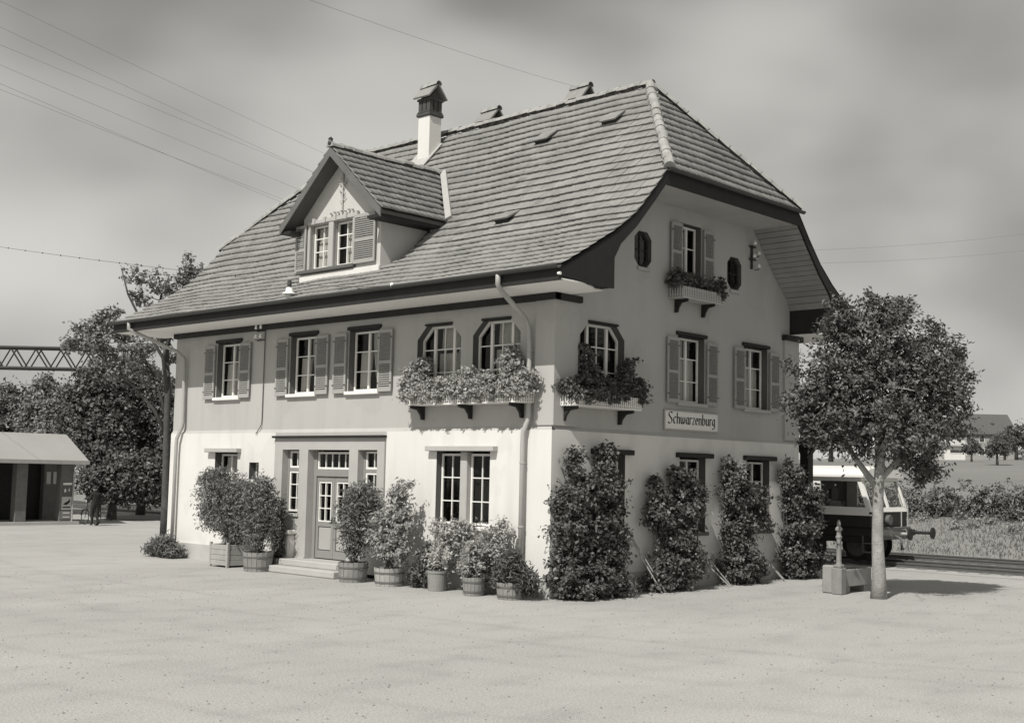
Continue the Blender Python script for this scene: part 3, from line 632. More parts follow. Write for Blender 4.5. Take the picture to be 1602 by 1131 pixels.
# ------------------------------------------------------------------ roof
RF = MB()
xe0, xe1 = -HL - XO, XO
lowp = [p for p in PROF if p[0] <= 2.31]
for f in ((lambda y: y), (lambda y: HW - y)):
    for (a, b), (c, d) in zip(lowp[:-1], lowp[1:]):
        RF.add([(xe0, f(a), b - .07), (xe1, f(a), b - .07), (xe1, f(c), d - .07), (xe0, f(c), d - .07)], [(0, 1, 2, 3)])
    RF.add([(xe0, f(2.3), ZH - .07), (xe1, f(2.3), ZH - .07), (XR, HW / 2, 12.91), (-HL - XR, HW / 2, 12.91)], [(0, 1, 2, 3)])
for x, xr_ in ((xe1, XR), (xe0, -HL - XR)):
    RF.add([(x, YH, ZH - .07), (x, HW - YH, ZH - .07), (xr_, HW / 2, 12.91)], [(0, 1, 2)])
    RF.add([(x, YH, ZH - .07), (x, HW - YH, ZH - .07), (x, HW - YH, ZH - .13), (x, YH, ZH - .13)], [(0, 1, 2, 3)])
for f in ((lambda y: y), (lambda y: HW - y)): RF.add([(xe0, f(-1.38), 6.95), (xe1, f(-1.38), 6.95), (xe1, f(-1.38), 6.9), (xe0, f(-1.38), 6.9)], [(0, 1, 2, 3)])
roof = RF.build('roof', M_UNDER, H)
TW, TC = .218, .33
def tile_proto(w=TW, l=.40):
    xs_ = [(-.5, .0), (-.40, .012), (-.30, .002), (.30, .002), (.42, .006), (.5, .0)]; v = []
    for x, h in xs_: v.append((x * w * .985, 0, .074 + h))
    for x, h in xs_: v.append((x * w * .985, l, .012 + h))
    for x, h in xs_: v.append((x * w * .985, .006, .034))
    n = len(xs_); f = []
    for i in range(n - 1): f.append((i, i + 1, n + i + 1, n + i)); f.append((2 * n + i, 2 * n + i + 1, i + 1, i))
    f.append((2 * n, 0, n)); f.append((3 * n - 1, 2 * n - 1, n - 1))
    return v, f
TV, TF = tile_proto()
TVn = np.array(TV); TFq = np.array([q if len(q) == 4 else (q[0], q[1], q[2], q[2]) for q in TF])
def tri_of(F): return np.concatenate([F[:, [0, 1, 2]], F[F[:, 2] != F[:, 3]][:, [0, 2, 3]]])
TFt = tri_of(TFq)
XC, DHW, DZE, DZR, DYF = -7.55, 2.08, 9.26, 11.15, -.42     # dormer centre, half width at eaves, eaves, ridge, front edge
def dormer_z(x): return DZR - (DZR - DZE) / DHW * abs(x - XC)
tiles = []   # (origin, ex, es, en, side)
cum = [0]
for (a, b), (c, d) in zip(PROF[:-1], PROF[1:]): cum.append(cum[-1] + math.hypot(c - a, d - b))
ncourse = int(cum[-1] / TC)
for k in range(ncourse):
    s = k * TC + .01; j = max(i for i in range(len(cum) - 1) if cum[i] <= s); j = min(j, len(PROF) - 2)
    s2 = min(s + TC, cum[-1]); f1 = (s - cum[j]) / (cum[j + 1] - cum[j]); j2 = min(max(i for i in range(len(cum) - 1) if cum[i] <= s2), len(PROF) - 2); f2 = (s2 - cum[j2]) / (cum[j2 + 1] - cum[j2])
    p = Vector((0, PROF[j][0] + (PROF[j + 1][0] - PROF[j][0]) * f1, PROF[j][1] + (PROF[j + 1][1] - PROF[j][1]) * f1)); q = Vector((0, PROF[j2][0] + (PROF[j2 + 1][0] - PROF[j2][0]) * f2, PROF[j2][1] + (PROF[j2 + 1][1] - PROF[j2][1]) * f2))
    es = (q - p).normalized(); en = Vector((1, 0, 0)).cross(es)
    if p.y <= YH: x0, x1 = xe0, xe1
    else: t = (p.y - YH) / (HW / 2 - YH); x0, x1 = xe0 + (-HL - XR - xe0) * t, xe1 + (XR - xe1) * t
    nt_ = int((x1 - x0) / TW); off = (x1 - x0 - nt_ * TW) / 2 if p.y <= YH else 0
    xs0 = x0 + TW * .5 if p.y <= YH else math.ceil(x0 / TW) * TW
    x = x1 - TW * .5 - (0 if k % 2 else 0)
    while x > x0 + TW * .3:
        zz_ = p.z + .1
        if not (abs(x - XC) < 1.75 and p.y > .3 and zz_ < dormer_z(x) - .1): tiles.append((Vector((x, p.y, p.z - .06)), Vector((1, 0, 0)), es, en, 0))
        x -= TW
hs = math.hypot(XO - XR, 12.98 - ZH); nh = int(hs / TC)
for k in range(nh):
    t = (k * TC + .01) / hs; px, pz = XO + .03 + (XR - XO) * t, ZH + (12.98 - ZH) * t; y0, y1 = YH + (HW / 2 - YH) * t, HW - YH - (HW / 2 - YH) * t
    es = Vector((XR - XO, 0, 12.98 - ZH)).normalized(); ex = Vector((0, 1, 0)); en = ex.cross(es); y = y0 + TW * .4
    while y < y1 - TW * .2: tiles.append((Vector((px, y, pz - .06)), ex, es, en, 1)); y += TW
def jit(t):
    o, ex, es, en, s = t; r = random.gauss(0, .006); e2 = (ex + es * r).normalized(); s2 = (es - ex * r).normalized(); tl = random.gauss(0, .006)
    s3 = (s2 + en * tl).normalized(); n3 = e2.cross(s3); return (o + en * random.gauss(.0, .0025) + es * random.gauss(0, .004), e2, s3, n3, s)
tiles = [jit((t[0] + t[3] * (.016 * math.sin(t[0].x * .8 + t[0].z * .9) + .010 * math.sin(t[0].x * 2.1 + t[0].y * 1.3)), t[1], t[2], t[3], t[4])) for t in tiles]
def area(t): v = CAM - t[0]; return max(t[3].dot(v), 0) / v.length ** 3
tiles.sort(key=area, reverse=True)
tm = bpy.data.meshes.new('roof_tile'); tm.from_pydata(TV, [], TF); tm.materials.append(M_TILE)
RINV = PINV(roof)
for t in tiles[:290]:
    o = bpy.data.objects.new('roof_tile', tm); COL.objects.link(o); o.parent = roof; o.matrix_parent_inverse = RINV
    M4 = Matrix(((t[1].x, t[2].x, t[3].x, t[0].x), (t[1].y, t[2].y, t[3].y, t[0].y), (t[1].z, t[2].z, t[3].z, t[0].z), (0, 0, 0, 1))); o.matrix_basis = M4
def join_tiles(name, tl, m, parent, V=TVn, F=TFt):
    Rm = np.array([[[t[1].x, t[2].x, t[3].x], [t[1].y, t[2].y, t[3].y], [t[1].z, t[2].z, t[3].z]] for t in tl]); O = np.array([tuple(t[0]) for t in tl])
    P = np.einsum('nij,vj->nvi', Rm, V) + O[:, None]; FF = F[None] + (np.arange(len(tl)) * len(V))[:, None, None]
    return arr_mesh(name, P.reshape(-1, 3), FF.reshape(-1, 3), m, parent, kind='stuff')
join_tiles('tile_field', tiles[290:], M_TILE, roof)
# ridge and hip tiles, one by one
def ridge_mesh(l=.42, r=.132):
    m = MB(); n = 7; vs = []; fs = []
    for y, rr_ in ((0, r + .012), (.05, r + .012), (.052, r), (l, r - .014)):
        for i in range(n): th = math.pi * i / (n - 1); vs.append((math.cos(th) * rr_, y, math.sin(th) * rr_ - .03))
    for j in range(3):
        for i in range(n - 1): fs.append((j * n + i, j * n + i + 1, (j + 1) * n + i + 1, (j + 1) * n + i))
    fs.append(tuple(range(n))[::-1]); me = bpy.data.meshes.new('ridge_tile'); me.from_pydata(vs, [], fs); me.materials.append(M_RIDGE); return me
RM = ridge_mesh()
def ridge_line(p0, p1, parent, step=.36, lift=.03, name='ridge_tile', mesh=None):
    p0, p1 = Vector(p0), Vector(p1); t = (p1 - p0).normalized(); n = int((p1 - p0).length / step + .5); ex = t.cross(Vector((0, 0, 1))).normalized(); en = ex.cross(t); inv = PINV(parent)
    for i in range(n):
        p = p0 + t * step * i + en * (lift + random.gauss(0, .012)); tt = (t + ex * random.gauss(0, .02) + en * (.035 + random.gauss(0, .016))).normalized(); e2 = tt.cross(en).normalized(); n2 = e2.cross(tt)
        o = bpy.data.objects.new(name, mesh or RM); COL.objects.link(o); o.parent = parent; o.matrix_parent_inverse = inv
        o.matrix_basis = Matrix(((e2.x, tt.x, n2.x, p.x), (e2.y, tt.y, n2.y, p.y), (e2.z, tt.z, n2.z, p.z), (0, 0, 0, 1)))
ridge_line((-HL - XR, HW / 2, 12.98), (XR, HW / 2, 12.98), roof)
for y in (YH, HW - YH):
    ridge_line((XO + .05, y, ZH - .02), (XR, HW / 2, 13.0), roof); ridge_line((xe0 - .05, y, ZH - .02), (-HL - XR, HW / 2, 13.0), roof)
# roof hatches
for (x, y) in ((-3.95, 3.9), (-3.0, 1.42), (-1.75, 4.05)):
    z = roof_z(y); es = Vector((0, 1, 1.09)).normalized() if y > 1.5 else Vector((0, 1, .85)).normalized(); en = Vector((1, 0, 0)).cross(es); o_ = Vector((x, y, z)) + en * .02
    def hp(a, s, n): return tuple(o_ + Vector((1, 0, 0)) * a + es * s + en * n)
    m = MB(); m.add([hp(-.26, 0, .16), hp(.26, 0, .16), hp(.26, .55, .05), hp(-.26, .55, .05), hp(-.26, 0, .12), hp(.26, 0, .12), hp(.26, .55, .01), hp(-.26, .55, .01)], [(0, 1, 2, 3), (4, 7, 6, 5), (0, 4, 5, 1), (1, 5, 6, 2), (3, 2, 6, 7), (0, 3, 7, 4)])
    o = m.build('roof_vent', M_TILE, roof); m = MB(); m.add([hp(-.22, .03, .12), hp(.22, .03, .12), hp(.22, .03, -.02), hp(-.22, .03, -.02)], [(0, 1, 2, 3)]); m.build('vent_opening', M_UNDER, roof)
# snow guard hooks along the eaves
# chimneys
def chimney(x, y, zb, zt, w=.5):
    m = MB(); h = w / 2; m.bbox(x - h, x + h, y - h, y + h, zb, zt, .015); c = m.build('chimney', M_LOW if zt - zb > 1.2 and y < HW / 2 else M_BRICKD, H)
    m = MB(); m.bbox(x - h - .05, x + h + .05, y - h - .05, y + h + .05, zt, zt + .1, .015); m.bbox(x - h - .03, x + h + .03, y - h - .03, y + h + .03, zt + .11, zt + .15, .01)
    zz_ = zt + .15; ph = .33
    for sx in (-1, 0, 1):
        for sy in (-1, 0, 1):
            if sx or sy: m.box(x + sx * (h - .07) - .07, x + sx * (h - .07) + .07, y + sy * (h - .07) - .07, y + sy * (h - .07) + .07, zz_, zz_ + ph)
    m.bbox(x - h - .04, x + h + .04, y - h - .04, y + h + .04, zz_ + ph, zz_ + ph + .07, .01)
    m.prism([(-h + .02, 0), (h - .02, 0), (0, .27)], x - h + .03, x + h - .03, lambda p, e: (e, y + p[0], zz_ + ph + .07 + p[1])); m.build('chimney_head', M_BRICKD, c)
    m = MB(); zc = zz_ + ph + .09
    for s in (-1, 1):
        e = Vector((0, -s * (h + .11), 0)); p0 = Vector((x - h - .1, y + s * (h + .11), zc - .03)); up = Vector((0, -s * (h + .11), .42)); n_ = Vector((0, s * .47, h + .11)).normalized() * .05
        q = [p0, p0 + Vector((w + .2, 0, 0)), p0 + Vector((w + .2, 0, 0)) + up, p0 + up]; m.add([tuple(v) for v in q] + [tuple(v + n_) for v in q], [(0, 3, 2, 1), (4, 5, 6, 7), (0, 1, 5, 4), (1, 2, 6, 5), (2, 3, 7, 6), (3, 0, 4, 7)])
    m.build('chimney_cap', M_TILE, c); ridge_line((x - h - .1, y, zc + .40), (x + h + .1, y, zc + .40), c, .31, .0)
    return c
c1 = chimney(-9.12, 4.55, 11.6, 13.36)
m = MB(); m.bbox(-9.56, -8.84, 3.98, 4.2, 11.55, 11.85, .02); 
es = Vector((0, 1, 1.09)).normalized(); en = Vector((1, 0, 0)).cross(es); o_ = Vector((-9.2, 4.22, roof_z(4.22))) + en * .07
q = [o_ + Vector((-.42, 0, 0)) - es * .34, o_ + Vector((.42, 0, 0)) - es * .34, o_ + Vector((.42, 0, 0)) + es * .9, o_ + Vector((-.42, 0, 0)) + es * .9]
m = MB(); m.add([tuple(v) for v in q] + [tuple(v - en * .03) for v in q], [(0, 1, 2, 3), (7, 6, 5, 4), (0, 4, 5, 1), (1, 5, 6, 2), (2, 6, 7, 3), (3, 7, 4, 0)]); m.build('flashing', M_LEAD, c1)
chimney(-8.1, 6.15, 11.4, 12.78); chimney(-4.5, 6.15, 11.4, 12.78)

# ------------------------------------------------------------------ dormer
XL_, XR_ = XC - 1.68, XC + 1.56
m = MB(FT)
d0 = .0
wo = [(XL_, 7.7), (XR_, 7.7), (XR_, DZE + .3), (XC, 10.95), (XL_, DZE + .3)]
WIN = [rect(-8.92, -8.08, 8.06, 9.28), rect(-7.92, -7.08, 8.06, 9.28)]
polys = [[Vector((a, z, 0)) for a, z in wo]] + [[Vector((a, z, 0)) for a, z in h_] for h_ in WIN]; flat = [p for q in polys for p in q]
m.add([(p.x, -.06, p.y) for p in flat], [tuple(t) for t in tessellate_polygon(polys)])
for x in (XL_, XR_): m.add([(x, -.06, 7.7), (x, -.06, DZE + .3), (x, -2.5, DZE + .3), (x, -2.5, 9.2)], [(0, 1, 2, 3)])
dm = m.build('dormer', mat('dormer_stucco', .50, .9, .1, 3, 60, bump=.5), H)
m = MB(FT)
for hl in WIN:
    for i in range(4): (a, z), (a2, z2) = hl[i], hl[(i + 1) % 4]; m.add([(a, -.06, z), (a2, -.06, z2), (a2, -.3, z2), (a, -.3, z)], [(0, 1, 2, 3)])
m.build('reveal', M_STONE, dm)
m = MB(FT); m.bbox(-9.0, -8.9, -.08, -.02, 8.0, 9.36, .01); m.bbox(-8.1, -7.9, -.08, -.02, 8.0, 9.36, .01); m.bbox(-7.1, -7.0, -.08, -.02, 8.0, 9.36, .01); m.bbox(-9.05, -6.95, -.08, .0, 9.29, 9.4, .01)
for i in range(5): m.bbox(-8.75 + i * .45, -8.65 + i * .45, -.05, .04, 9.27, 9.44, .01)
m.build('window_surround', M_STONE, dm)
m = MB(FT); m.bbox(-9.35, -6.95, -.08, .07, 7.95, 8.05, .015); m.build('sill', M_DSTONE, dm)
m = MB(FT); m.bbox(XL_ - .05, XR_ + .01, -.08, .0, 7.66, 7.92, .01); m.build('base_board', M_LOW, dm)
for (a, b, cu) in ((-8.9, -8.1, [(.1, .95, .04, .97, 0)]), (-7.9, -7.1, [(.35, .97, .04, .97, .35)])):
    mm = MB(FT); fw = .05; z0, z1, d = 8.08, 9.26, -.24
    mm.box(a, a + fw, d, d + .05, z0, z1); mm.box(b - fw, b, d, d + .05, z0, z1); mm.box(a + fw, b - fw, d, d + .05, z0, z0 + fw); mm.box(a + fw, b - fw, d, d + .05, z1 - fw, z1)
    mm.box((a + b) / 2 - .015, (a + b) / 2 + .015, d + .004, d + .046, z0 + fw, z1 - fw)
    for r in (.4, .7): mm.box(a + fw, b - fw, d + .005, d + .045, z0 + (z1 - z0) * r - .013, z0 + (z1 - z0) * r + .013)
    mm.build('window_frame', M_WHITE, dm); pane(FT, rect(a + fw, b - fw, z0 + fw, z1 - fw), d + .02, dm)
    for (p, q, zb, zt, tie) in cu: curtain(FT, a + (b - a) * p, a + (b - a) * q, z0 + 1.18 * zb, z0 + 1.18 * zt, d - .08, dm, tie)
shutter(FT, -9.45, -9.0, 8.0, 9.3, .0, par=dm); shutter(FT, -6.98, -6.42 + .3, 8.02, 9.32, .0, par=dm)
# dark room behind the dormer windows
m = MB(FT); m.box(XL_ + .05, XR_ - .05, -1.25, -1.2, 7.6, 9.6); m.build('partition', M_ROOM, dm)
# carved ornament in the dormer gable
m = MB(FT); m.tube([(XC, -.03, 9.45), (XC, -.02, 10.75)], .022, 6); m.tube([(XC - .14, -.02, 10.25), (XC + .14, -.02, 10.25)], .02, 6); m.lathe([(.0, -.06), (.06, -.03), (.06, .03), (0, .06)], 8, (XC - .1, -.02, 10.85))
for i in range(9):
    t = i / 8; m.tube([(XC, -.02, 9.7 + t * .6), (XC + (.1 + .05 * math.sin(i * 2)) * (1 if i % 2 else -1), -.01, 9.82 + t * .6)], .012, 5)
for i in range(7): m.lathe([(0, -.04), (.045, 0), (0, .04)], 6, (XC - .45 + .15 * i, -.01, 9.5 + .02 * (i % 2)))
m.build('ornament', M_STONE, dm)
# dormer roof: boards, tiles, ridge, flashing
ybk = lambda z: float(np.interp(z, PZ, PY))
m = MB()
for s in (-1, 1):
    q = [(XC + s * DHW, DYF, DZE - .05), (XC, DYF, DZR - .05), (XC, ybk(DZR) + .1, DZR - .05), (XC + s * DHW, ybk(DZE) + .1, DZE - .05)]
    q2 = [(p[0], p[1], p[2] - .09) for p in q]; m.add(q + q2, [(0, 1, 2, 3), (7, 6, 5, 4), (0, 4, 5, 1), (1, 5, 6, 2), (2, 6, 7, 3), (3, 7, 4, 0)])
m.build('dormer_roof', mat('dormer_boarding', .10, .8, .3, 2, 40), dm)
m = MB()
for s in (-1, 1):
    q = [(XC + s * (DHW + .02), DYF - .03, DZE - .02), (XC, DYF - .03, DZR + .0), (XC, DYF - .03, DZR - .24), (XC + s * (DHW + .02), DYF - .03, DZE - .24)]
    q2 = [(p[0], p[1] + .035, p[2]) for p in q]; m.add(q + q2, [(0, 1, 2, 3), (7, 6, 5, 4), (0, 4, 5, 1), (1, 5, 6, 2), (2, 6, 7, 3), (3, 7, 4, 0)])
m.build('verge_board', mat('dormer_board', .13, .75, .25, 3, 50), dm)
for a, b in ((XR_ - .02, XC + DHW - .02), (XC - DHW + .02, XL_ + .02)): m = MB(); m.box(a, b, DYF + .02, ybk(DZE), DZE - .22, DZE - .14); m.build('soffit', M_DARKWOOD, dm)
dt = []
sl_ = math.hypot(DHW, DZR - DZE); cn = 9; cs = sl_ / cn
for s in (1, -1):
    es = Vector((-s * DHW, 0, DZR - DZE)).normalized(); ex = Vector((0, s, 0)); en = ex.cross(es)
    for k in range(cn):
        t = k / cn; z = DZE + (DZR - DZE) * t; x = XC + s * DHW * (1 - t) + s * .03; y = DYF + .1
        while y < ybk(z) + .05: dt.append(jit((Vector((x, y, z - .03)), ex, es, en, 0))); y += TW
join_tiles('tile_field', dt, M_TILE, dm)
ridge_line((XC, DYF - .05, DZR + .02), (XC, ybk(DZR) + .05, DZR + .02), dm)
m = MB(); m.lathe([(0, -.1), (.07, -.05), (.08, 0), (.05, .06), (.07, .1), (0, .16)], 10, (XC, DYF - .02, DZR + .12)); m.build('finial', M_DMETAL, dm)
for s in (1, -1):
    p0 = Vector((XC + s * (DHW + .08), ybk(DZE) + .0, DZE + .12)); p1 = Vector((XC + s * .1, ybk(DZR) + .0, DZR + .12)); t = (p1 - p0).normalized(); en = Vector((0, -.74, .67)); sd = t.cross(en).normalized() * .09
    q = [p0 - sd, p0 + sd, p1 + sd, p1 - sd]; m = MB(); m.add([tuple(v) for v in q] + [tuple(v - en * .12) for v in q], [(0, 1, 2, 3), (7, 6, 5, 4), (0, 4, 5, 1), (1, 5, 6, 2), (2, 6, 7, 3), (3, 7, 4, 0)]); m.build('flashing', M_LEAD, dm)

# ------------------------------------------------------------------ name board on the gable
S = thing('station_sign', (LO, 5.29, 4.07), 'white name board lettered Schwarzenburg under the gable windows', 'sign')
m = MB(GT); m.bbox(4.13, 6.45, .01, .045, 3.84, 4.30, .008); m.build('board', M_WHITE, S)
m = MB(GT)
for a0, a1, z0, z1 in ((4.11, 6.47, 3.82, 3.855), (4.11, 6.47, 4.285, 4.32), (4.11, 4.145, 3.855, 4.285), (6.435, 6.47, 3.855, 4.285)): m.bbox(a0, a1, .012, .06, z0, z1, .006)
m.build('frame', M_STONE, S)
# broad-nib strokes; x-height 1, widths in the same unit
LET = {
 'S': (1.05, [[(.9, 1.42), (.62, 1.6), (.28, 1.52), (.16, 1.22), (.42, .92), (.74, .68), (.84, .36), (.6, .05), (.26, .0), (.06, .2)]]),
 'c': (.72, [[(.6, .82), (.4, .98), (.16, .78), (.12, .3), (.34, .02), (.6, .16)]]),
 'h': (.82, [[(.16, 0), (.16, 1.55)], [(.16, .72), (.42, .97), (.62, .8), (.62, 0)]]),
 'w': (1.12, [[(.12, .98), (.16, .2), (.34, .02), (.52, .3), (.54, .95)], [(.54, .3), (.72, .02), (.92, .25), (.96, .98)]]),
 'a': (.78, [[(.58, .9), (.36, .98), (.14, .7), (.14, .25), (.34, .02), (.56, .22), (.58, .98)], [(.58, .2), (.7, 0)]]),
 'r': (.6, [[(.16, 0), (.16, .98)], [(.16, .7), (.34, .96), (.54, .86)]]),
 'z': (.68, [[(.1, .94), (.56, .94), (.12, .06), (.6, .06)]]),
 'e': (.72, [[(.14, .5), (.58, .56), (.52, .9), (.34, .98), (.14, .72), (.14, .28), (.34, .02), (.6, .18)]]),
 'n': (.8, [[(.16, 0), (.16, .98)], [(.16, .7), (.42, .97), (.62, .8), (.62, 0)]]),
 'b': (.8, [[(.16, 1.55), (.16, .06), (.4, .0), (.64, .25), (.64, .72), (.42, .97), (.16, .75)]]),
 'u': (.82, [[(.16, .98), (.16, .22), (.34, .02), (.6, .24)], [(.62, .98), (.62, 0)]]),
 'g': (.8, [[(.6, .9), (.36, .98), (.14, .7), (.14, .3), (.36, .06), (.58, .26)], [(.6, .98), (.6, -.25), (.38, -.46), (.12, -.34)]])}
word = 'Schwarzenburg'; tot = sum(LET[c][0] for c in word); sc_ = 2.06 / tot; hz = .178; a_ = 4.26; m = MB(GT); nib = Vector((.085, .035)) * .5
for c in word:
    w, st = LET[c]
    for s in st:
        for (p, q) in zip(s[:-1], s[1:]):
            P, Q = Vector((p[0] * sc_, p[1] * hz)), Vector((q[0] * sc_, q[1] * hz)); nb = Vector((.022, .010)); q4 = [P - nb, P + nb, Q + nb, Q - nb]
            q4 = [(a_ + v.x, .0485, 3.985 + v.y) for v in q4]; m.add(q4 + [(x, .046, z) for x, d, z in q4], [(0, 1, 2, 3), (0, 4, 5, 1), (2, 6, 7, 3), (1, 5, 6, 2), (3, 7, 4, 0)])
    a_ += w * sc_
m.build('lettering', M_DARKWOOD, S)

# ------------------------------------------------------------------ flower boxes
def flower_box(T, a0, a1, z, dep, label, hgt=.26, brk=(0, .5, 1), lush=1., leaf=M_LEAF_M, d0=.02, gap=.075, pm=M_WHITE, droop=.0, flow=True, tall=(), dens=34):
    c = T((a0 + a1) / 2, d0, z); t = thing('flower_box', c, label, 'flower box', 'flower boxes on the station house')
    m = MB(T); m.box(a0 + .05, a1 - .05, d0 + .06, d0 + dep - .06, z + .02, z + .22); m.build('trough', M_DSTONE, t)
    m = MB(T)
    m.box(a0, a1, d0, d0 + dep, z - .035, z)
    for zz_ in (z + .035, z + hgt - .06): m.box(a0, a1, d0 + dep - .045, d0 + dep - .025, zz_, zz_ + .03); m.box(a0, a0 + .02, d0, d0 + dep - .03, zz_, zz_ + .03); m.box(a1 - .02, a1, d0, d0 + dep - .03, zz_, zz_ + .03)
    m.build('rail', pm, t)
    n = int((a1 - a0) / gap)
    m = MB(T); m.v
    pk = []
    for i in range(n + 1):
        a = a0 + .02 + (a1 - a0 - .04) * i / n; pk.append((a, d0 + dep - .024, 0))
    for k in range(int(dep / gap)):
        pk.append((a0 - .012, d0 + k * gap + .04, 1)); pk.append((a1 + .012, d0 + k * gap + .04, 1))
    for a, d, sd in pk:
        if sd: m.box(a - .01, a + .01, d - .02, d + .02, z - .02, z + hgt)
        else: m.box(a - .02, a + .02, d, d + .018, z - .02, z + hgt)
    m.build('pickets', pm, t, kind='stuff')
    for f in brk:
        a = a0 + .12 + (a1 - a0 - .24) * f; m = MB(T)
        m.prism([(d0 - .01, -.035), (d0 + dep - .03, -.035), (d0 + dep - .03, -.1), (d0 + dep * .45, -.13), (d0 + .1, -.25), (d0 + .07, -.36), (d0 - .01, -.36)], a - .032, a + .032, lambda p, e: (e, p[0], z + p[1])); m.build('bracket', M_DARKWOOD, t)
    bl = []; w = a1 - a0; k = max(3, int(w / .38))
    for i in range(k + 1):
        a = a0 - .02 + (w + .04) * i / k; x, y, zz_ = T(a, d0 + dep * .58, z + hgt + .12 * lush + random.uniform(-.04, .1)); r = .24 * lush * random.uniform(.85, 1.2); bl.append((x, y, zz_, r, r, r * .85))
        if droop and random.random() < .8: x, y, zz_ = T(a, d0 + dep + .05, z + hgt * .85); bl.append((x, y, zz_, .2, .13, .15 * (1 + droop)))
    for (a, d, zt, r) in tall: x, y, zz_ = T(a, d, zt); bl.append((x, y, zz_, r, r, r * 1.2))
    f, _ = foliage('foliage', bl, int(dens * len(bl)), 16, .075, .066, leaf, t, aspect=.85, shell=.45)
    if flow: foliage('blossoms', bl, int(18 * len(bl) * .5), 6, .04, .042, M_FLOWER, t, aspect=1., shell=.85)
    m = MB()
    for b_ in bl[:]:
        base_ = T(*(min(max((b_[0] if T is FT else b_[1]), a0 + .1), a1 - .1), d0 + dep * .5, z + .15)); p_, r_ = bent(base_, b_[:3], .012, .005); m.tube(p_, r_, 5)
    m.build('stems', M_BARK, t, kind='stuff')
    return t
flower_box(FT, -4.3, -.52, 4.28, .46, 'long white picketed flower box overflowing with leafy geraniums on the sunny street front', lush=1.15, droop=.25, leaf=M_LEAF_L, dens=46, brk=(.02, .48, .94),
           tall=[(-4.3, .25, 5.05, .22), (-3.95, .2, 5.2, .2), (-4.15, .3, 4.85, .25), (-1.2, .2, 5.15, .2), (-.95, .2, 5.0, .25), (-1.05, .2, 5.4, .16), (-2.35, .3, 4.95, .2)])
flower_box(GT, .22, 2.62, 4.22, .46, 'white picketed flower box with dark trailing plants at the arched corner window of the gable', lush=1.1, leaf=M_LEAF_D, flow=False, brk=(0.0, .93), droop=.15,
           tall=[(1.05, .2, 4.95, .25), (1.0, .15, 5.25, .2), (1.2, .2, 4.8, .25), (2.45, .2, 5.2, .18), (2.6, .2, 5.3, .15), (2.3, .2, 4.95, .2), (.95, .1, 5.55, .12)])
flower_box(GT, 4.3, 6.0, 7.1, .40, 'small picketed flower box under the shaded attic window of the gable', lush=.9, leaf=M_LEAF_D, flow=False, brk=(.1, .9), pm=mat('grey_picket', .45, .7, .1), tall=[(5.9, .3, 7.45, .18), (6.1, .32, 7.35, .12)])  # pickets of this box are a darker grey than the others

# ------------------------------------------------------------------ tubs and potted shrubs along the street front
def tub(t, x, y, r, h, m_=M_TUB, hoops=True, flare=.88):
    m = MB(); n = 18; vs = []; fs = []
    for i in range(n):
        t0, t1 = 2 * math.pi * (i + .04) / n, 2 * math.pi * (i + .96) / n; jr = r * (1 + random.gauss(0, .006)); jh = h + random.gauss(0, .006)
        for th in (t0, t1):
            for rr_, z in ((jr * flare, .004), (jr, jh), (jr - .03, jh), (jr - .03, jh * .5)): vs.append((x + rr_ * math.cos(th), y + rr_ * math.sin(th), z))
        b = i * 8; fs += [(b, b + 4, b + 5, b + 1), (b + 1, b + 5, b + 6, b + 2), (b + 2, b + 6, b + 7, b + 3), (b, b + 1, b + 2, b + 3), (b + 4, b + 7, b + 6, b + 5)]
    m.add(vs, fs); m.lathe([(r * flare - .012, .006), (r - .012, h * .9)], 24, (x, y, 0), cap=False); o = m.build('tub', m_, t)
    if hoops:
        for f in (.22, .74):
            m = MB(); rr_ = r * (flare + (1 - flare) * f) + .006; m.lathe([(rr_, h * f - .02), (rr_ + .004, h * f - .018), (rr_ + .006, h * f + .018), (rr_ + .002, h * f + .02)], 24, (x, y, 0), cap=False); m.build('hoop', M_HOOP, o)
    m = MB(); m.lathe([(.001, h * .86), (r - .03, h * .85)], 20, (x, y, 0), cap=False); m.build('soil', M_SOIL, o)
def shrub(t, x, y, zb, blobs, nsub, nleaf, rsub, size, lm, aspect, nst=9, shell=.35, flowers=0, up=.4, bark=M_BARK, zmin=.03, spr=.46):
    B = [(x + a, y + b, c, d, e, f) for a, b, c, d, e, f in blobs]
    _, c = foliage('foliage', B, int(nsub * .5), nleaf, rsub, size, lm, t, aspect=aspect, shell=shell, up=up, sprays=int(nsub * spr), per=16, clip=lambda P: (P[:, 1] < -.13) | (P[:, 0] > .13), zmin=zmin)
    m = MB()
    for i in range(nst):
        e = c[RN.integers(len(c))]
        if e[0] < .1 and e[1] > -.15: continue
        p, r = bent((x + random.uniform(-.08, .08), y + random.uniform(-.08, .08), zb), tuple(e), .016, .005, .06, 6); m.tube(p, r, 5)
    if m.v: m.build('stems', bark, t, kind='stuff')
    if flowers: foliage('blossoms', B, flowers, 5, .04, .05, M_FLOWER, t, aspect=1., shell=.8, clip=lambda P: (P[:, 1] < -.13) | (P[:, 0] > .13))
GP = 'potted plants along the street front'
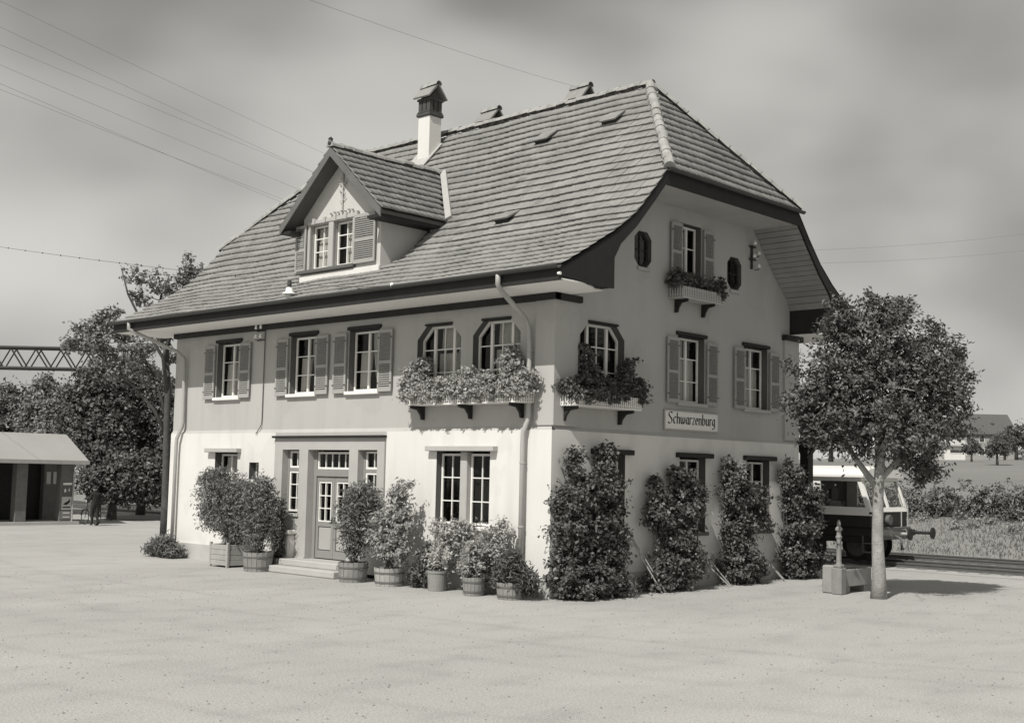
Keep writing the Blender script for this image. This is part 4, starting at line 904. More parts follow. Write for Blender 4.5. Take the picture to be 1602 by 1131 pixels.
# square planter with a broad oleander
t = thing('potted_shrub', (-10.85, -.72, 0), 'broad bushy oleander in a square wooden planter box left of the entrance', 'potted shrub', GP)
x, y = -10.85, -.74
m = MB(); hh = .40
for s in (-1, 1):
    for i in range(4):
        z = .05 + i * .14; j = random.uniform(-.004, .004); m.bbox(x - hh, x + hh, y + s * hh - .018 + j, y + s * hh + .018 + j, z, z + .133, .006); m.bbox(x + s * hh - .018 + j, x + s * hh + .018 + j, y - hh + .02, y + hh - .02, z, z + .133, .006)
    for s2 in (-1, 1): m.bbox(x + s * (hh + .0) - .035, x + s * hh + .035, y + s2 * hh - .036, y + s2 * hh + .036, .004, .66, .008)
o = m.build('planter', M_TUBL, t); m = MB(); m.box(x - hh + .02, x + hh - .02, y - hh + .02, y + hh - .02, .48, .54); m.build('soil', M_SOIL, o)
shrub(t, x, y, .5, [(-.05, .0, 1.35, .75, .6, .6), (-.75, -.15, 1.75, .62, .5, .5), (-.25, -.05, 2.1, .55, .5, .42), (.25, .05, 1.95, .5, .5, .4), (-1.1, -.1, 2.25, .35, .32, .32), (-.65, -.1, 1.2, .5, .4, .35), (-1.0, -.1, 1.35, .35, .3, .25), (.1, 0, .85, .45, .4, .3), (-.6, -.1, 2.45, .25, .25, .22)], 640, 17, .15, .105, M_LEAF_M, .3, 22, up=.1)
t = thing('potted_shrub', (-9.2, -1.05, 0), 'upright oleander in a round stave tub beside the square planter', 'potted shrub', GP)
tub(t, -9.2, -1.05, .40, .5)
shrub(t, -9.2, -1.05, .45, [(0, 0, 1.05, .5, .45, .5), (-.05, .05, 1.65, .55, .5, .55), (-.1, .0, 2.15, .42, .4, .35), (.2, .05, 1.4, .35, .35, .5)], 420, 17, .14, .1, M_LEAF_M, .3, 14, up=.1)
t = thing('potted_shrub', (-9.3, -.45, 0), 'slender dark plant in a small box between the tub oleander and the doorway', 'potted shrub', GP)
m = MB(); m.bbox(-9.36, -8.98, -.62, -.26, .004, .32, .02); m.build('planter', M_TUB, t)
shrub(t, -9.17, -.44, .3, [(0, 0, .6, .22, .18, .32), (0, 0, 1.1, .2, .17, .4), (.02, 0, 1.55, .15, .15, .3)], 150, 15, .09, .075, M_LEAF_D, .5, 6)
t = thing('potted_shrub', (-5.45, -.95, 0), 'tall round oleander in a stave tub right of the entrance steps', 'potted shrub', GP)
tub(t, -5.45, -.95, .37, .47)
m = MB(); m.tube([(-5.81, -1.05, .38), (-5.9, -1.08, .36), (-5.92, -1.08, .28), (-5.84, -1.05, .25)], .014, 6); m.build('handle', M_HOOP, t)
shrub(t, -5.45, -.95, .42, [(.05, 0, .8, .26, .25, .3), (.05, 0, 1.3, .45, .42, .5), (.08, .0, 1.8, .5, .48, .45), (.3, 0, 2.1, .38, .36, .28), (-.2, 0, 1.45, .3, .3, .45), (.5, .05, 1.75, .28, .28, .4)], 520, 17, .15, .1, M_LEAF_M, .32, 16, up=.1)
t = thing('potted_shrub', (-4.17, -.92, 0), 'pale leafy shrub in a wide light stave tub, second right of the steps', 'potted shrub', GP)
tub(t, -4.17, -.92, .37, .42, M_TUBL)
shrub(t, -4.17, -.92, .38, [(0, 0, .85, .55, .45, .35), (-.1, .05, 1.3, .55, .45, .45), (.2, .1, 1.5, .4, .4, .4), (.05, .15, 2.0, .28, .28, .3), (.2, .2, 2.3, .18, .18, .2)], 330, 15, .14, .1, M_LEAF_L, .5, 14, flowers=50)
t = thing('flower_clump', (-3.35, -.62, 0), 'dark leafy flower clump growing between the light tub and the small pot', 'plant', GP)
shrub(t, -3.35, -.62, .02, [(0, 0, .35, .4, .3, .32), (.1, .05, .7, .3, .25, .3), (-.2, 0, .2, .25, .25, .15)], 170, 15, .1, .09, M_LEAF_D, .5, 8, flowers=22)
t = thing('potted_shrub', (-2.65, -.82, 0), 'narrow pot with a thin pale plant below the double window', 'potted shrub', GP)
m = MB(); m.lathe([(.2, .004), (.225, .4), (.24, .4), (.24, .45), (.2, .45), (.19, .38)], 24, (-2.65, -.82, 0)); o = m.build('pot', M_TUB, t); m = MB(); m.lathe([(.001, .385), (.195, .38)], 16, (-2.65, -.82, 0), cap=False); m.build('soil', M_SOIL, o)
shrub(t, -2.65, -.8, .38, [(0, 0, .85, .3, .28, .35), (-.05, .05, 1.3, .28, .25, .3)], 95, 12, .12, .085, M_LEAF_P, .5, 9, flowers=12)
t = thing('flowering_bush', (-2.0, -.42, 0), 'wide pale flowering bush spreading against the white wall under the double window', 'bush', GP)
shrub(t, -2.0, -.45, .02, [(-.5, 0, .9, .5, .25, .5), (.1, 0, 1.0, .55, .28, .5), (.7, 0, .9, .5, .25, .55), (.3, 0, .45, .6, .28, .3), (-.3, 0, 1.35, .4, .22, .25), (1.0, 0, 1.4, .3, .22, .25), (.5, -.05, .3, .5, .25, .2)], 330, 13, .13, .09, M_LEAF_L, .5, 26, flowers=70)
t = thing('potted_shrub', (-1.42, -.88, 0), 'small stave tub with a low pale plant in front of the flowering bush', 'potted shrub', GP)
tub(t, -1.42, -.88, .25, .40)
shrub(t, -1.42, -.88, .36, [(0, 0, .65, .34, .28, .26), (.05, 0, .95, .28, .25, .25)], 120, 13, .11, .08, M_LEAF_L, .55, 8, flowers=14)
t = thing('potted_shrub', (-.40, -.78, 0), 'dark spiky plant in a squat stave tub by the corner downpipe', 'potted shrub', GP)
tub(t, -.40, -.78, .32, .36)
shrub(t, -.40, -.78, .32, [(0, 0, .5, .42, .32, .22), (.0, .0, .75, .3, .25, .22), (.35, .1, .35, .25, .25, .25)], 240, 14, .11, .13, M_LEAF_D, .22, 10, up=.0)
t = thing('low_shrub', (-14.7, -.55, 0), 'low spiky shrub at the foot of the far left downpipe', 'plant')
shrub(t, -14.7, -.5, .01, [(-.3, 0, .22, .4, .3, .22), (.2, -.05, .3, .42, .3, .3), (.6, 0, .16, .3, .25, .15)], 200, 14, .12, .16, M_LEAF_M, .2, 8, up=.0)
# ------------------------------------------------------------------ climbers on the gable
def climber(y0, y1, h, lab, blobs, seed, dens=1., stakes=()):
    t = thing('climbing_shrub', (.5, (y0 + y1) / 2, 0), lab, 'bush', 'climbing shrubs trained against the gable wall')
    _, c = foliage('foliage', blobs, int(dens * .85), 24, .15, .092, M_LEAF_D, t, aspect=.72, shell=.35, sprays=int(dens * .34), per=13, ext=(.85, 1.5), clip=lambda P: (P[:, 0] > .1) | (P[:, 1] < -.1), zmin=.02)
    m = MB()
    for i in range(16):
        e = c[RN.integers(len(c))]; p, r = bent((random.uniform(.25, .6), y0 + (y1 - y0) * random.uniform(.25, .75), 0), (max(e[0], .15), e[1], e[2]), .022, .006, .05, 6); m.tube(p, r, 5)
    m.build('stems', M_BARK, t, kind='stuff')
    for (p, q) in stakes:
        m = MB(); m.tube([p, q], .017, 6); m.build('stake', M_SHUT, t)
climber(-.1, 2.3, 3.3, 'largest dark climbing shrub, hiding the near corner of the gable wall',
        [(.5, .1, .6, .42, .42, .5), (.55, 1.1, .6, .48, .6, .5), (.42, .2, 1.5, .36, .48, .5), (.45, 1.1, 1.5, .4, .55, .5), (.42, .0, 2.1, .3, .32, .32), (.4, .7, 2.3, .34, .4, .42), (.4, 1.4, 2.4, .34, .42, .48), (.32, .4, 2.95, .24, .26, .3), (.32, 1.5, 3.1, .24, .28, .3), (.45, 1.75, 1.2, .34, .3, .4), (.62, .5, .25, .42, .5, .25), (.62, 1.5, .22, .36, .4, .22), (.4, 1.75, 1.95, .28, .25, .3)], 1, 820,
        stakes=[((.75, 3.25, .02), (.1, 2.3, 1.75)), ((.8, 3.05, .02), (.1, 2.5, 1.5))])
climber(3.0, 5.2, 2.9, 'ragged climbing shrub with two spiky tops before the middle gable window',
        [(.5, 3.9, .5, .45, .8, .5), (.45, 4.5, .6, .45, .6, .55), (.4, 3.5, 1.8, .36, .45, .4), (.4, 4.5, 1.9, .38, .65, .45), (.4, 4.1, 1.3, .38, .6, .4), (.35, 3.45, 2.3, .22, .2, .35), (.35, 4.45, 2.55, .28, .28, .3), (.35, 5.0, 2.25, .28, .4, .25), (.35, 4.2, 2.75, .16, .12, .25), (.55, 3.3, .25, .35, .4, .25)], 2, 520,
        stakes=[((.75, 6.0, .02), (.12, 5.3, 1.1)), ((.85, 5.8, .02), (.12, 5.2, .9))])
climber(5.9, 8.0, 2.9, 'narrow climbing shrub between the middle and the far gable window',
        [(.5, 6.8, .5, .42, .7, .5), (.42, 6.9, 1.4, .38, .6, .5), (.4, 6.8, 2.2, .36, .55, .45), (.38, 6.7, 2.75, .28, .35, .3), (.4, 7.7, 2.2, .3, .4, .35), (.4, 8.0, 1.6, .25, .35, .3), (.5, 7.3, .35, .4, .4, .35), (.35, 6.5, 3.05, .15, .14, .2)], 3, 450,
        stakes=[((.7, 8.6, .02), (.12, 7.9, 1.0)), ((.6, 8.8, .02), (.12, 8.2, .85))])
climber(8.8, 10.9, 3.0, 'last climbing shrub at the far corner of the gable wall, near the tree',
        [(.5, 9.7, .5, .42, .65, .5), (.45, 9.8, 1.3, .4, .6, .5), (.42, 9.8, 2.1, .38, .6, .45), (.4, 9.6, 2.7, .3, .45, .35), (.42, 10.4, 1.6, .33, .4, .5), (.42, 10.5, 2.2, .28, .35, .35), (.35, 9.3, 3.0, .18, .2, .2), (.6, 10.3, .4, .4, .5, .35)], 4, 500)

# ------------------------------------------------------------------ trees
def tree(name, lab, base, trunk_pts, r0, limbs, blobs, nsub, nleaf, rsub, size, lm, aspect=.6, bark=M_BARK, group=None, shell=.45, up=.5, nbr=30, zmin=None, sprays=0, ext=(.85, 1.3)):
    t = thing(name, base, lab, 'tree', group); m = MB()
    n = len(trunk_pts); rr_ = [r0 * (1.2 if i == 0 else 1 + .05 * math.sin(i * 2.1)) * (1 - .45 * i / max(n - 1, 1)) for i in range(n)]
    m.tube(trunk_pts, rr_, 12); tr = m.build('trunk', bark, t, smooth=True)
    f, c = foliage('crown', blobs, nsub, nleaf, rsub, size, lm, t, aspect=aspect, shell=shell, up=up, zmin=zmin, sprays=sprays, ext=ext, per=14)
    m = MB(); tips = []
    for p in limbs:
        p = [Vector(q) for q in p]; k = len(p); m.tube(p, [r0 * .5 * (1 - .75 * i / (k - 1)) for i in range(k)], 8); tips += [q for q in p[1:]]
    for i in range(nbr):
        e = Vector(c[RN.integers(len(c))]); b0 = min(tips or [Vector(trunk_pts[-1])], key=lambda q: (q - e).length); p, r = bent(b0, e, r0 * .12, r0 * .03, .08, 5); m.tube(p, r, 5)
    m.build('limbs', bark, t, smooth=True); return t
# the round dark tree on the right
TB = Vector((4.5, 6.35, 0))
def tb(l, f, z): return (TB.x + .731 * l - .68 * f, TB.y + .682 * l + .727 * f, z)
bl = [(0, 0, 4.4, 1.6, 1.5, 1.2), (-.9, .1, 5.0, 1.05, 1.1, .95), (.9, 0, 5.0, 1.1, 1.1, .95), (-.1, .1, 5.9, 1.2, 1.1, .8), (-1.2, -.1, 4.15, .85, .8, .65), (1.3, .1, 4.2, .85, .9, .8), (.15, -.3, 3.7, 1.2, 1.0, .5), (-.75, 0, 6.3, .6, .6, .5), (1.2, .2, 5.8, .65, .7, .5), (.3, .2, 6.55, .6, .6, .4), (-1.55, -.1, 4.5, .5, .6, .4), (1.75, .2, 4.9, .45, .6, .6),
      (-.95, -.2, 3.65, .6, .6, .38), (.85, 0, 3.2, .6, .6, .35), (1.1, .1, 2.85, .42, .4, .28), (1.7, .2, 3.9, .5, .5, .3), (2.05, .2, 5.0, .3, .35, .25), (-.15, .1, 7.0, .22, .2, .25), (1.35, .1, 6.3, .2, .2, .3), (-.95, 0, 6.8, .22, .22, .2), (.6, 0, 6.9, .18, .18, .2), (1.9, .2, 5.6, .25, .3, .35), (-1.5, -.2, 3.75, .42, .4, .26), (-2.0, -.1, 4.45, .3, .3, .2)]
bl = [tb(a, b, c) + (d, d * .98 if 0 else e, f) for a, b, c, d, e, f in bl]
tree('shade_tree', 'round dark broadleaf tree with pale trunk on the yard beside the gable', tuple(TB), [tb(0, 0, -.05), tb(.01, 0, .5), tb(-.02, 0, 1.4), tb(.0, 0, 2.3), tb(.05, .0, 3.2), tb(.02, 0, 4.4)], .165,
     [[tb(0, 0, 2.5), tb(-.5, .1, 3.2), tb(-1.1, .1, 4.2), tb(-1.2, 0, 5.2)], [tb(.02, 0, 2.7), tb(.6, 0, 3.3), tb(1.2, .1, 4.3), tb(1.3, .1, 5.3)], [tb(.0, 0, 3.0), tb(.1, -.5, 3.8), tb(.2, -.7, 4.8)], [tb(.02, 0, 3.6), tb(.0, .4, 4.8), tb(0, .3, 6.2)]],
     bl, 980, 27, .19, .112, M_LEAF_D, .5, M_BARKL, nbr=120, shell=.22, sprays=620, ext=(.85, 1.5))
# thin tree behind the left corner of the house
D0 = 47.5
bs = Vector((-24.54, 5.56, 0))
def lt(u, v, dd=0.): return tuple(at(u, v, D0 + dd))
def ball(u, v, r, dd=0., fz=.8): p = at(u, v, D0 + dd); k = r * D0 / FPX; return (p.x, p.y, p.z, k, k, k * fz)
tree('slender_tree', 'thin leaning tree with open feathery crown behind the left corner of the house', tuple(bs), [tuple(bs), lt(259, 790), lt(260, 720), lt(261, 660), lt(263, 600), lt(258, 540, .3)], .17,
     [[lt(261, 680), lt(240, 640), lt(205, 600, -.4), lt(165, 565, -.8), lt(130, 530, -1)], [lt(261, 650), lt(245, 600, .4), lt(225, 560, .4), lt(195, 535, .6), lt(160, 515, .8)], [lt(262, 620), lt(255, 560, -.4), lt(225, 510, -.6), lt(200, 460, -.6), lt(190, 420, -.8)],
      [lt(262, 600), lt(262, 530, .4), lt(250, 470, .6), lt(265, 430, .8)], [lt(258, 560), lt(275, 490, .8), lt(295, 430, 1.2), lt(300, 405, 1.3)]],
     [ball(205, 430, 16), ball(232, 440, 22), ball(258, 455, 20, .8), ball(282, 440, 16, .8), ball(303, 428, 20, 1.2), ball(296, 404, 9, 1.2), ball(222, 470, 15), ball(245, 485, 14), ball(160, 505, 22, .6), ball(132, 520, 20, -.8), ball(190, 520, 22, .5), ball(152, 545, 26, -.6), ball(110, 540, 14, -.8), ball(215, 550, 26), ball(188, 575, 24, -.4), ball(236, 590, 18, .4), ball(250, 530, 18, .4), ball(268, 560, 12, .6), ball(178, 490, 10, .6)],
     300, 13, .22, .15, M_LEAF_M, .6, M_BARK, nbr=120, shell=.15, sprays=170, ext=(.9, 1.6))
# the wood behind the kiosk: trees one can tell apart
GT2 = 'trees standing behind the kiosk'
def bgtree(lab, u, vb, D, parts, nsub, lm=M_LEAF_D, name='broadleaf_tree'):
    b = at(u, vb, D); b.z = 0; k = D / FPX
    bl = []
    for (uu, vv, r, fz) in parts: p = at(uu, vv, D + random.uniform(-1, 1)); bl.append((p.x, p.y, p.z, r * k, r * k, r * k * fz))
    top_ = max(bl, key=lambda q: q[2]); cx = sum(q[0] for q in bl) / len(bl); cy = sum(q[1] for q in bl) / len(bl)
    tp = [(b.x, b.y, -.1), (b.x + .1, b.y, top_[2] * .3), ((b.x + cx) / 2, (b.y + cy) / 2, top_[2] * .6), (top_[0], top_[1], top_[2])]
    tree(name, lab, (b.x, b.y, 0), tp, .22, [], bl, int(nsub * 1.7), 17, .36, .2, lm, .62, nbr=14, group=GT2, shell=.5, zmin=.05, sprays=int(nsub * .25), ext=(.9, 1.3))
bgtree('pale green bushy tree rising above the left end of the kiosk roof', 85, 790, 66, [(80, 625, 38, .8), (60, 655, 40, .9), (110, 650, 40, .9), (85, 690, 45, .9), (70, 600, 16, .7)], 420, M_LEAF_M)
bgtree('tall dark tree over the right end of the kiosk roof', 150, 792, 63, [(160, 598, 40, .85), (140, 625, 38, .8), (175, 655, 45, .9), (130, 660, 38, .9), (155, 700, 50, 1.), (120, 690, 30, .8)], 520)
bgtree('broad dark tree directly behind the slender leaning tree', 220, 792, 67, [(208, 592, 40, .9), (238, 615, 38, 1.), (215, 640, 38, .9), (245, 655, 42, 1.), (200, 670, 42, .9), (235, 700, 48, 1.), (265, 640, 36, 1.)], 520)
bgtree('low dense thicket tree reaching the ground behind the cyclist', 175, 785, 60, [(170, 735, 34, 1.), (200, 745, 36, .9), (225, 740, 36, 1.), (190, 770, 26, .7), (235, 772, 26, .6), (150, 755, 26, .8)], 420)
bgtree('dense dark tree at the left house corner reaching the ground', 262, 788, 64, [(262, 720, 36, 1.), (285, 680, 40, 1.2), (270, 765, 28, .7), (300, 740, 40, 1.)], 330)
bgtree('rounded dark tree behind the kiosk at the left edge', 15, 792, 68, [(10, 640, 45, .9), (35, 680, 40, .9), (-20, 670, 45, 1.), (5, 710, 50, .8)], 380)
bgtree('pale rounded tree beyond the kiosk, partly outside the picture', -70, 792, 70, [(-70, 650, 50, .9), (-95, 690, 50, 1.), (-45, 700, 45, .9)], 300, M_LEAF_M)

# ------------------------------------------------------------------ platform canopy behind the house
cp = bpy.data.objects.new('platform_canopy', None); COL.objects.link(cp); cp.parent = H; cp.matrix_parent_inverse = PINV(H)
m = MB(); m.box(-14.5, -.2, HW + .01, 13.4, 4.55, 4.72); m.box(-14.5, -.15, 13.2, 13.45, 4.3, 4.54); o = m.build('canopy_roof', M_DARKWOOD, cp)
for x in (-.85, -5, -9.2, -13.4):
    m = MB(); m.box(x - .14, x + .14, 12.36, 12.64, 0, 4.54)
    for k in (1, -1): m.prism([(.13, 3.3), (1.0, 4.3), (1.0, 4.5), (.85, 4.5), (.13, 3.6)], 12.42, 12.58, lambda p, e: (x + k * p[0] * .7, e, p[1]))
    m.build('post', M_DARKWOOD, cp)

# ------------------------------------------------------------------ kiosk at the left
K = thing('kiosk', (-35.5, 4, 0), 'low open shelter with a plain grey roof and poster pillar at the left', 'shelter')
m = MB(); m.box(-37.6, -33.9, -3, 6.95, .0, .14); m.build('floor_slab', M_PLINTH, K)
m = MB(); m.box(-36.4, -36.2, -3, 6.2, .14, 2.9); m.box(-36.2, -34.4, -3, -2.85, .14, 2.9); m.build('rear_wall', M_DARKWOOD, K)
M_PIL = mat('brown_brick', .15, .9, .3, 5, 30, bump=.4)
for y0, y1 in ((6.12, 6.74), (4.1, 4.6), (1.4, 1.9), (-1.5, -1.0)):
    m = MB(); m.bbox(-34.6, -34.15, y0, y1, .14, 2.72, .015); m.build('pillar', M_PIL, K)
m = MB(); m.box(-36.2, -35.9, 6.2, 7.0, .14, 2.9); o = m.build('side_wall', M_PIL, K)
m = MB(); 
for y in (6.3, 6.62): m.box(-35.9, -35.87, y, y + .2, 1.75, 2.3)
m.build('window', mat('pale_pane', .5, .4, .1), o)
M_KROOF = mat('pale_sheet_roof', .33, .8, .1, .8, 20, bump=.15)
for sx, ex_ in ((1, -33.75), (-1, -38.3)):
    m = MB(); q = [(ex_, -4, 2.72), (ex_, 7.2, 2.72), (-36, 7.2, 3.92), (-36, -4, 3.92)]; m.add([(a, b, c + .1) for a, b, c in q] + q, [(0, 1, 2, 3), (7, 6, 5, 4), (0, 4, 5, 1), (1, 5, 6, 2), (2, 6, 7, 3), (3, 7, 4, 0)]); m.build('roof', M_KROOF, K)
m = MB(); m.box(-33.76, -33.72, -4, 7.22, 2.66, 2.83); m.build('fascia', M_METAL, K)
m = MB(); m.box(-36.1, -35.9, -4, 7.1, 2.8, 3.7); m.build('ridge_beam', M_DARKWOOD, K)
m = MB(); m.bbox(-36.15, -35.75, 2.2, 3.9, .55, .6, .01); m.bbox(-36.15, -35.8, 2.3, 2.4, .14, .55, .01); m.bbox(-36.15, -35.8, 3.7, 3.8, .14, .55, .01); m.build('bench', M_TUBL, K)
m = MB(); m.tube([(-33.72, 7.0, 2.7), (-34.05, 6.75, 2.45), (-34.12, 6.7, 2.3), (-34.12, 6.7, .14)], .035, 8); m.build('downpipe', M_METAL, K)
POSTER = 'posters on the kiosk pillar'
def poster(y0, y1, z0, z1, lab, bg_, fig):
    t = thing('poster', (-34.14, (y0 + y1) / 2, z0), lab, 'poster', POSTER); T = lambda a, d, z: (-34.15 + d, a, z)
    m = MB(T); m.box(y0, y1, .004, .02, z0, z1); m.build('sheet', mat('poster_paper_%d' % int(bg_ * 100), bg_, .8, .1, 8, 40), t)
    m = MB(T)
    for q in fig: m.add([(y0 + (y1 - y0) * a, .023, z0 + (z1 - z0) * c) for a, c in q], [tuple(range(len(q)))])
    m.build('print', M_DARKWOOD if bg_ > .3 else M_WHITE, t)
poster(6.2, 6.66, 1.3, 1.86, 'poster with a white band over a dark picture, uppermost on the kiosk pillar', .12, [[(.05, .78), (.95, .8), (.95, .98), (.05, .95)], [(.2, .2), (.4, .25), (.35, .5), (.2, .45)], [(.6, .3), (.75, .3), (.7, .6)]])
poster(6.2, 6.66, .66, 1.22, 'pale poster with a dark curved figure in the middle of the kiosk pillar', .5, [[(.1, .12), (.9, .12), (.9, .22), (.1, .22)], [(.15, .4), (.5, .35), (.85, .6), (.8, .85), (.6, .65), (.35, .55)]])
poster(6.2, 6.66, .24, .6, 'small dark poster lowest on the kiosk pillar', .2, [[(.15, .7), (.85, .7), (.85, .82), (.15, .82)], [(.15, .2), (.85, .2), (.85, .3), (.15, .3)]])

# ------------------------------------------------------------------ person with a bicycle
def skin(name, verts, edges, radii, m, parent, root=0, sub=2):
    me = bpy.data.meshes.new(name); me.from_pydata(verts, edges, []); o = bpy.data.objects.new(name, me); COL.objects.link(o)
    md = o.modifiers.new('skin', 'SKIN'); md.use_smooth_shade = True
    for i, r in enumerate(radii): me.skin_vertices[0].data[i].radius = (r, r) if not isinstance(r, tuple) else r
    me.skin_vertices[0].data[root].use_root = True; o.modifiers.new('sub', 'SUBSURF').levels = sub; o.modifiers['sub'].render_levels = sub
    dg = bpy.context.evaluated_depsgraph_get(); nm = bpy.data.meshes.new_from_object(o.evaluated_get(dg)); o.modifiers.clear(); o.data = nm; nm.materials.clear(); nm.materials.append(m)
    for p in nm.polygons: p.use_smooth = True
    if parent: o.parent = parent; o.matrix_parent_inverse = PINV(parent)
    return o
PX, PY_ = -32.72, 7.02
P = thing('person', (PX, PY_, 0), 'person in dark clothes standing with a bicycle on the road by the kiosk', 'person')
M_SUIT = mat('dark_cloth', .025, .9, .2, 6, 40); M_SKINC = mat('skin', .42, .6, .05, 8, 40); M_HAIR = mat('hair', .03, .7, .2); M_TROU = mat('trouser_cloth', .035, .9, .2, 6, 40)
# body faces -x (towards the handlebar); side axis is y
def pv(f, s, z): return (PX - f, PY_ + s, z)
bv = [pv(0, 0, .93), pv(.0, 0, 1.1), pv(.01, 0, 1.3), pv(.0, 0, 1.42), pv(.02, 0, 1.5), pv(.03, 0, 1.58), pv(.035, 0, 1.66),
      pv(0, -.17, 1.38), pv(.03, -.22, 1.12), pv(.26, -.2, 1.02), pv(.36, -.19, 1.02), pv(0, .17, 1.38), pv(.06, .22, 1.13), pv(.3, .16, 1.04), pv(.4, .14, 1.04),
      pv(0, -.09, .86), pv(.05, -.1, .5), pv(-.02, -.1, .09), pv(.12, -.1, .04), pv(0, .09, .86), pv(-.05, .1, .5), pv(-.14, .1, .1), pv(.0, .1, .04)]
be = [(0, 1), (1, 2), (2, 3), (3, 4), (4, 5), (5, 6), (3, 7), (7, 8), (8, 9), (9, 10), (3, 11), (11, 12), (12, 13), (13, 14), (0, 15), (15, 16), (16, 17), (17, 18), (0, 19), (19, 20), (20, 21), (21, 22)]
br = [(.14, .16), (.13, .15), (.14, .18), (.1, .14), .055, .075, .085, .075, .055, .042, .035, .075, .055, .042, .035, .095, .07, .05, .04, .095, .07, .05, .04]
skin('body', bv, be, br, M_SUIT, P)
m = MB(); m.lathe([(.0, -.115), (.06, -.09), (.085, -.03), (.09, .04), (.07, .1), (.0, .125)], 14, pv(.04, 0, 1.6)); hd = m.build('head', M_SKINC, P, smooth=True)
m = MB(); m.lathe([(.094, -.01), (.1, .04), (.085, .1), (.05, .13), (.0, .14)], 14, pv(.02, 0, 1.61)); m.build('hair', M_HAIR, hd, smooth=True)
m = MB(); m.prism([(-.015, 0), (.015, 0), (.004, .05), (-.004, .05)], 0, .03, lambda p, e: pv(.125 + e, p[0], 1.575 + p[1]))
for s in (-1, 1): m.lathe([(0, -.03), (.018, 0), (0, .03)], 6, pv(.03, s * .088, 1.595))
m.build('face', M_SKINC, hd)
for s, hp_ in ((-1, (.38, -.19, 1.02)), (1, (.42, .14, 1.04))):
    m = MB(); m.lathe([(0, -.045), (.035, -.02), (.04, .02), (0, .045)], 8, pv(*hp_))
    for i in range(4): m.tube([pv(hp_[0] + .02, hp_[1] - .03 + .02 * i, hp_[2] + .01), pv(hp_[0] + .075, hp_[1] - .03 + .02 * i, hp_[2] - .005), pv(hp_[0] + .07, hp_[1] - .03 + .02 * i, hp_[2] - .04)], [.01, .009, .007], 6)
    m.tube([pv(hp_[0], hp_[1] - s * .03, hp_[2]), pv(hp_[0] + .04, hp_[1] - s * .055, hp_[2] + .0)], [.012, .008], 6); m.build('hand', M_SKINC, P, smooth=True)
BX, BY = -33.35, 7.2
B = thing('bicycle', (BX, BY, 0), 'dark bicycle held upright beside the standing person', 'bicycle')
M_BLACK = mat('black_enamel', .02, .35, .1, spec=.5)
for x in (-.53, .52):
    m = MB(); c = Vector((BX + x, BY, .34)); n = 32
    ring = [tuple(c + Vector((math.cos(2 * math.pi * i / n), 0, math.sin(2 * math.pi * i / n))) * .325) for i in range(n + 1)]; m.tube(ring, .019, 8, cap=False); w_ = m.build('wheel', M_BLACK, B, smooth=True)
    m = MB(); 
    for i in range(14): th = 2 * math.pi * i / 14; m.tube([tuple(c), tuple(c + Vector((math.cos(th), 0, math.sin(th))) * .31)], .0025, 4)
    m.lathe([(.025, -.04), (.025, .04)], 8, tuple(c), 'y'); m.build('spokes', M_METAL, w_, kind='stuff')
def bp(a, z, s=0): return (BX + a, BY + s, z)
m = MB(); bb, st, hd_, fr_, re_ = bp(.03, .3), bp(.18, .86), bp(-.36, .84), bp(-.53, .34), bp(.52, .34)
for p, q, r in ((bb, st, .016), (bb, bp(-.38, .7), .017), (st, hd_, .015), (hd_, bp(-.42, .66), .018), (bp(-.42, .66), fr_, .013), (bb, re_, .011), (st, re_, .01), (hd_, bp(-.34, 1.0), .013), (st, bp(.2, .95), .013)): m.tube([p, q], r, 8)
m.build('frame', M_BLACK, B, smooth=True)
m = MB(); m.tube([bp(-.22, 1.03, -.28), bp(-.32, 1.04, -.2), bp(-.35, 1.02, 0), bp(-.32, 1.04, .2), bp(-.22, 1.03, .28)], .012, 8); m.build('handlebar', M_METAL, B, smooth=True)
m = MB(); m.prism([(-.12, -.02), (-.1, .02), (.05, .08), (.14, .09), (.14, -.09), (.05, -.08), (-.1, -.02)], .96, 1.0, lambda p, e: (BX + .2 + p[0], BY + p[1], e)); m.build('saddle', M_BLACK, B)
m = MB(); m.lathe([(.09, -.006), (.09, .006)], 16, bp(.03, .3), 'y'); m.tube([bp(.03, .3, -.08), bp(.12, .2, -.08), bp(.12, .2, -.16)], .009, 6); m.tube([bp(.03, .3, .08), bp(-.06, .4, .08), bp(-.06, .4, .16)], .009, 6); m.build('crank', M_METAL, B)
m = MB()
for x in (-.53, .52):
    c = Vector((BX + x, BY, .34)); a0 = 20; pts = [c + Vector((math.cos(R(a)), 0, math.sin(R(a)))) * .365 for a in range(10, 171, 16)]
    for p, q in zip(pts[:-1], pts[1:]): m.add([tuple(p + Vector((0, -.025, 0))), tuple(p + Vector((0, .025, 0))), tuple(q + Vector((0, .025, 0))), tuple(q + Vector((0, -.025, 0)))], [(0, 1, 2, 3)])
m.build('mudguard', M_BLACK, B)

# ------------------------------------------------------------------ steel gantry beyond the trees
G = thing('steel_gantry', tuple(at(120, 600, 82)), 'dark steel lattice gantry spanning above the trees at the left', 'gantry')
def gp(u, v, dz=0.): p = at(u, v, 82); return Vector((p.x, p.y, p.z + dz))
m = MB(); 
for side in (0, .9):
    o_ = Vector((-.68, .727, 0)) * side
    for vv in (549, 581): m.tube([tuple(gp(-80, vv - 8) + o_), tuple(gp(232, vv - 1.6) + o_)], .1, 4)
m.build('chord', M_DMETAL, G)
m = MB()
for side in (0, .9):
    o_ = Vector((-.68, .727, 0)) * side
    for i in range(16):
        u = -80 + i * 19.5; s = (u + 80) / 390 * 16 - 8; a, b_ = (549, 581) if i % 2 else (581, 549); m.tube([tuple(gp(u, a + s) + o_), tuple(gp(u + 19.5, b_ + s) + o_)], .055, 4)
m.build('lattice', M_DMETAL, G)
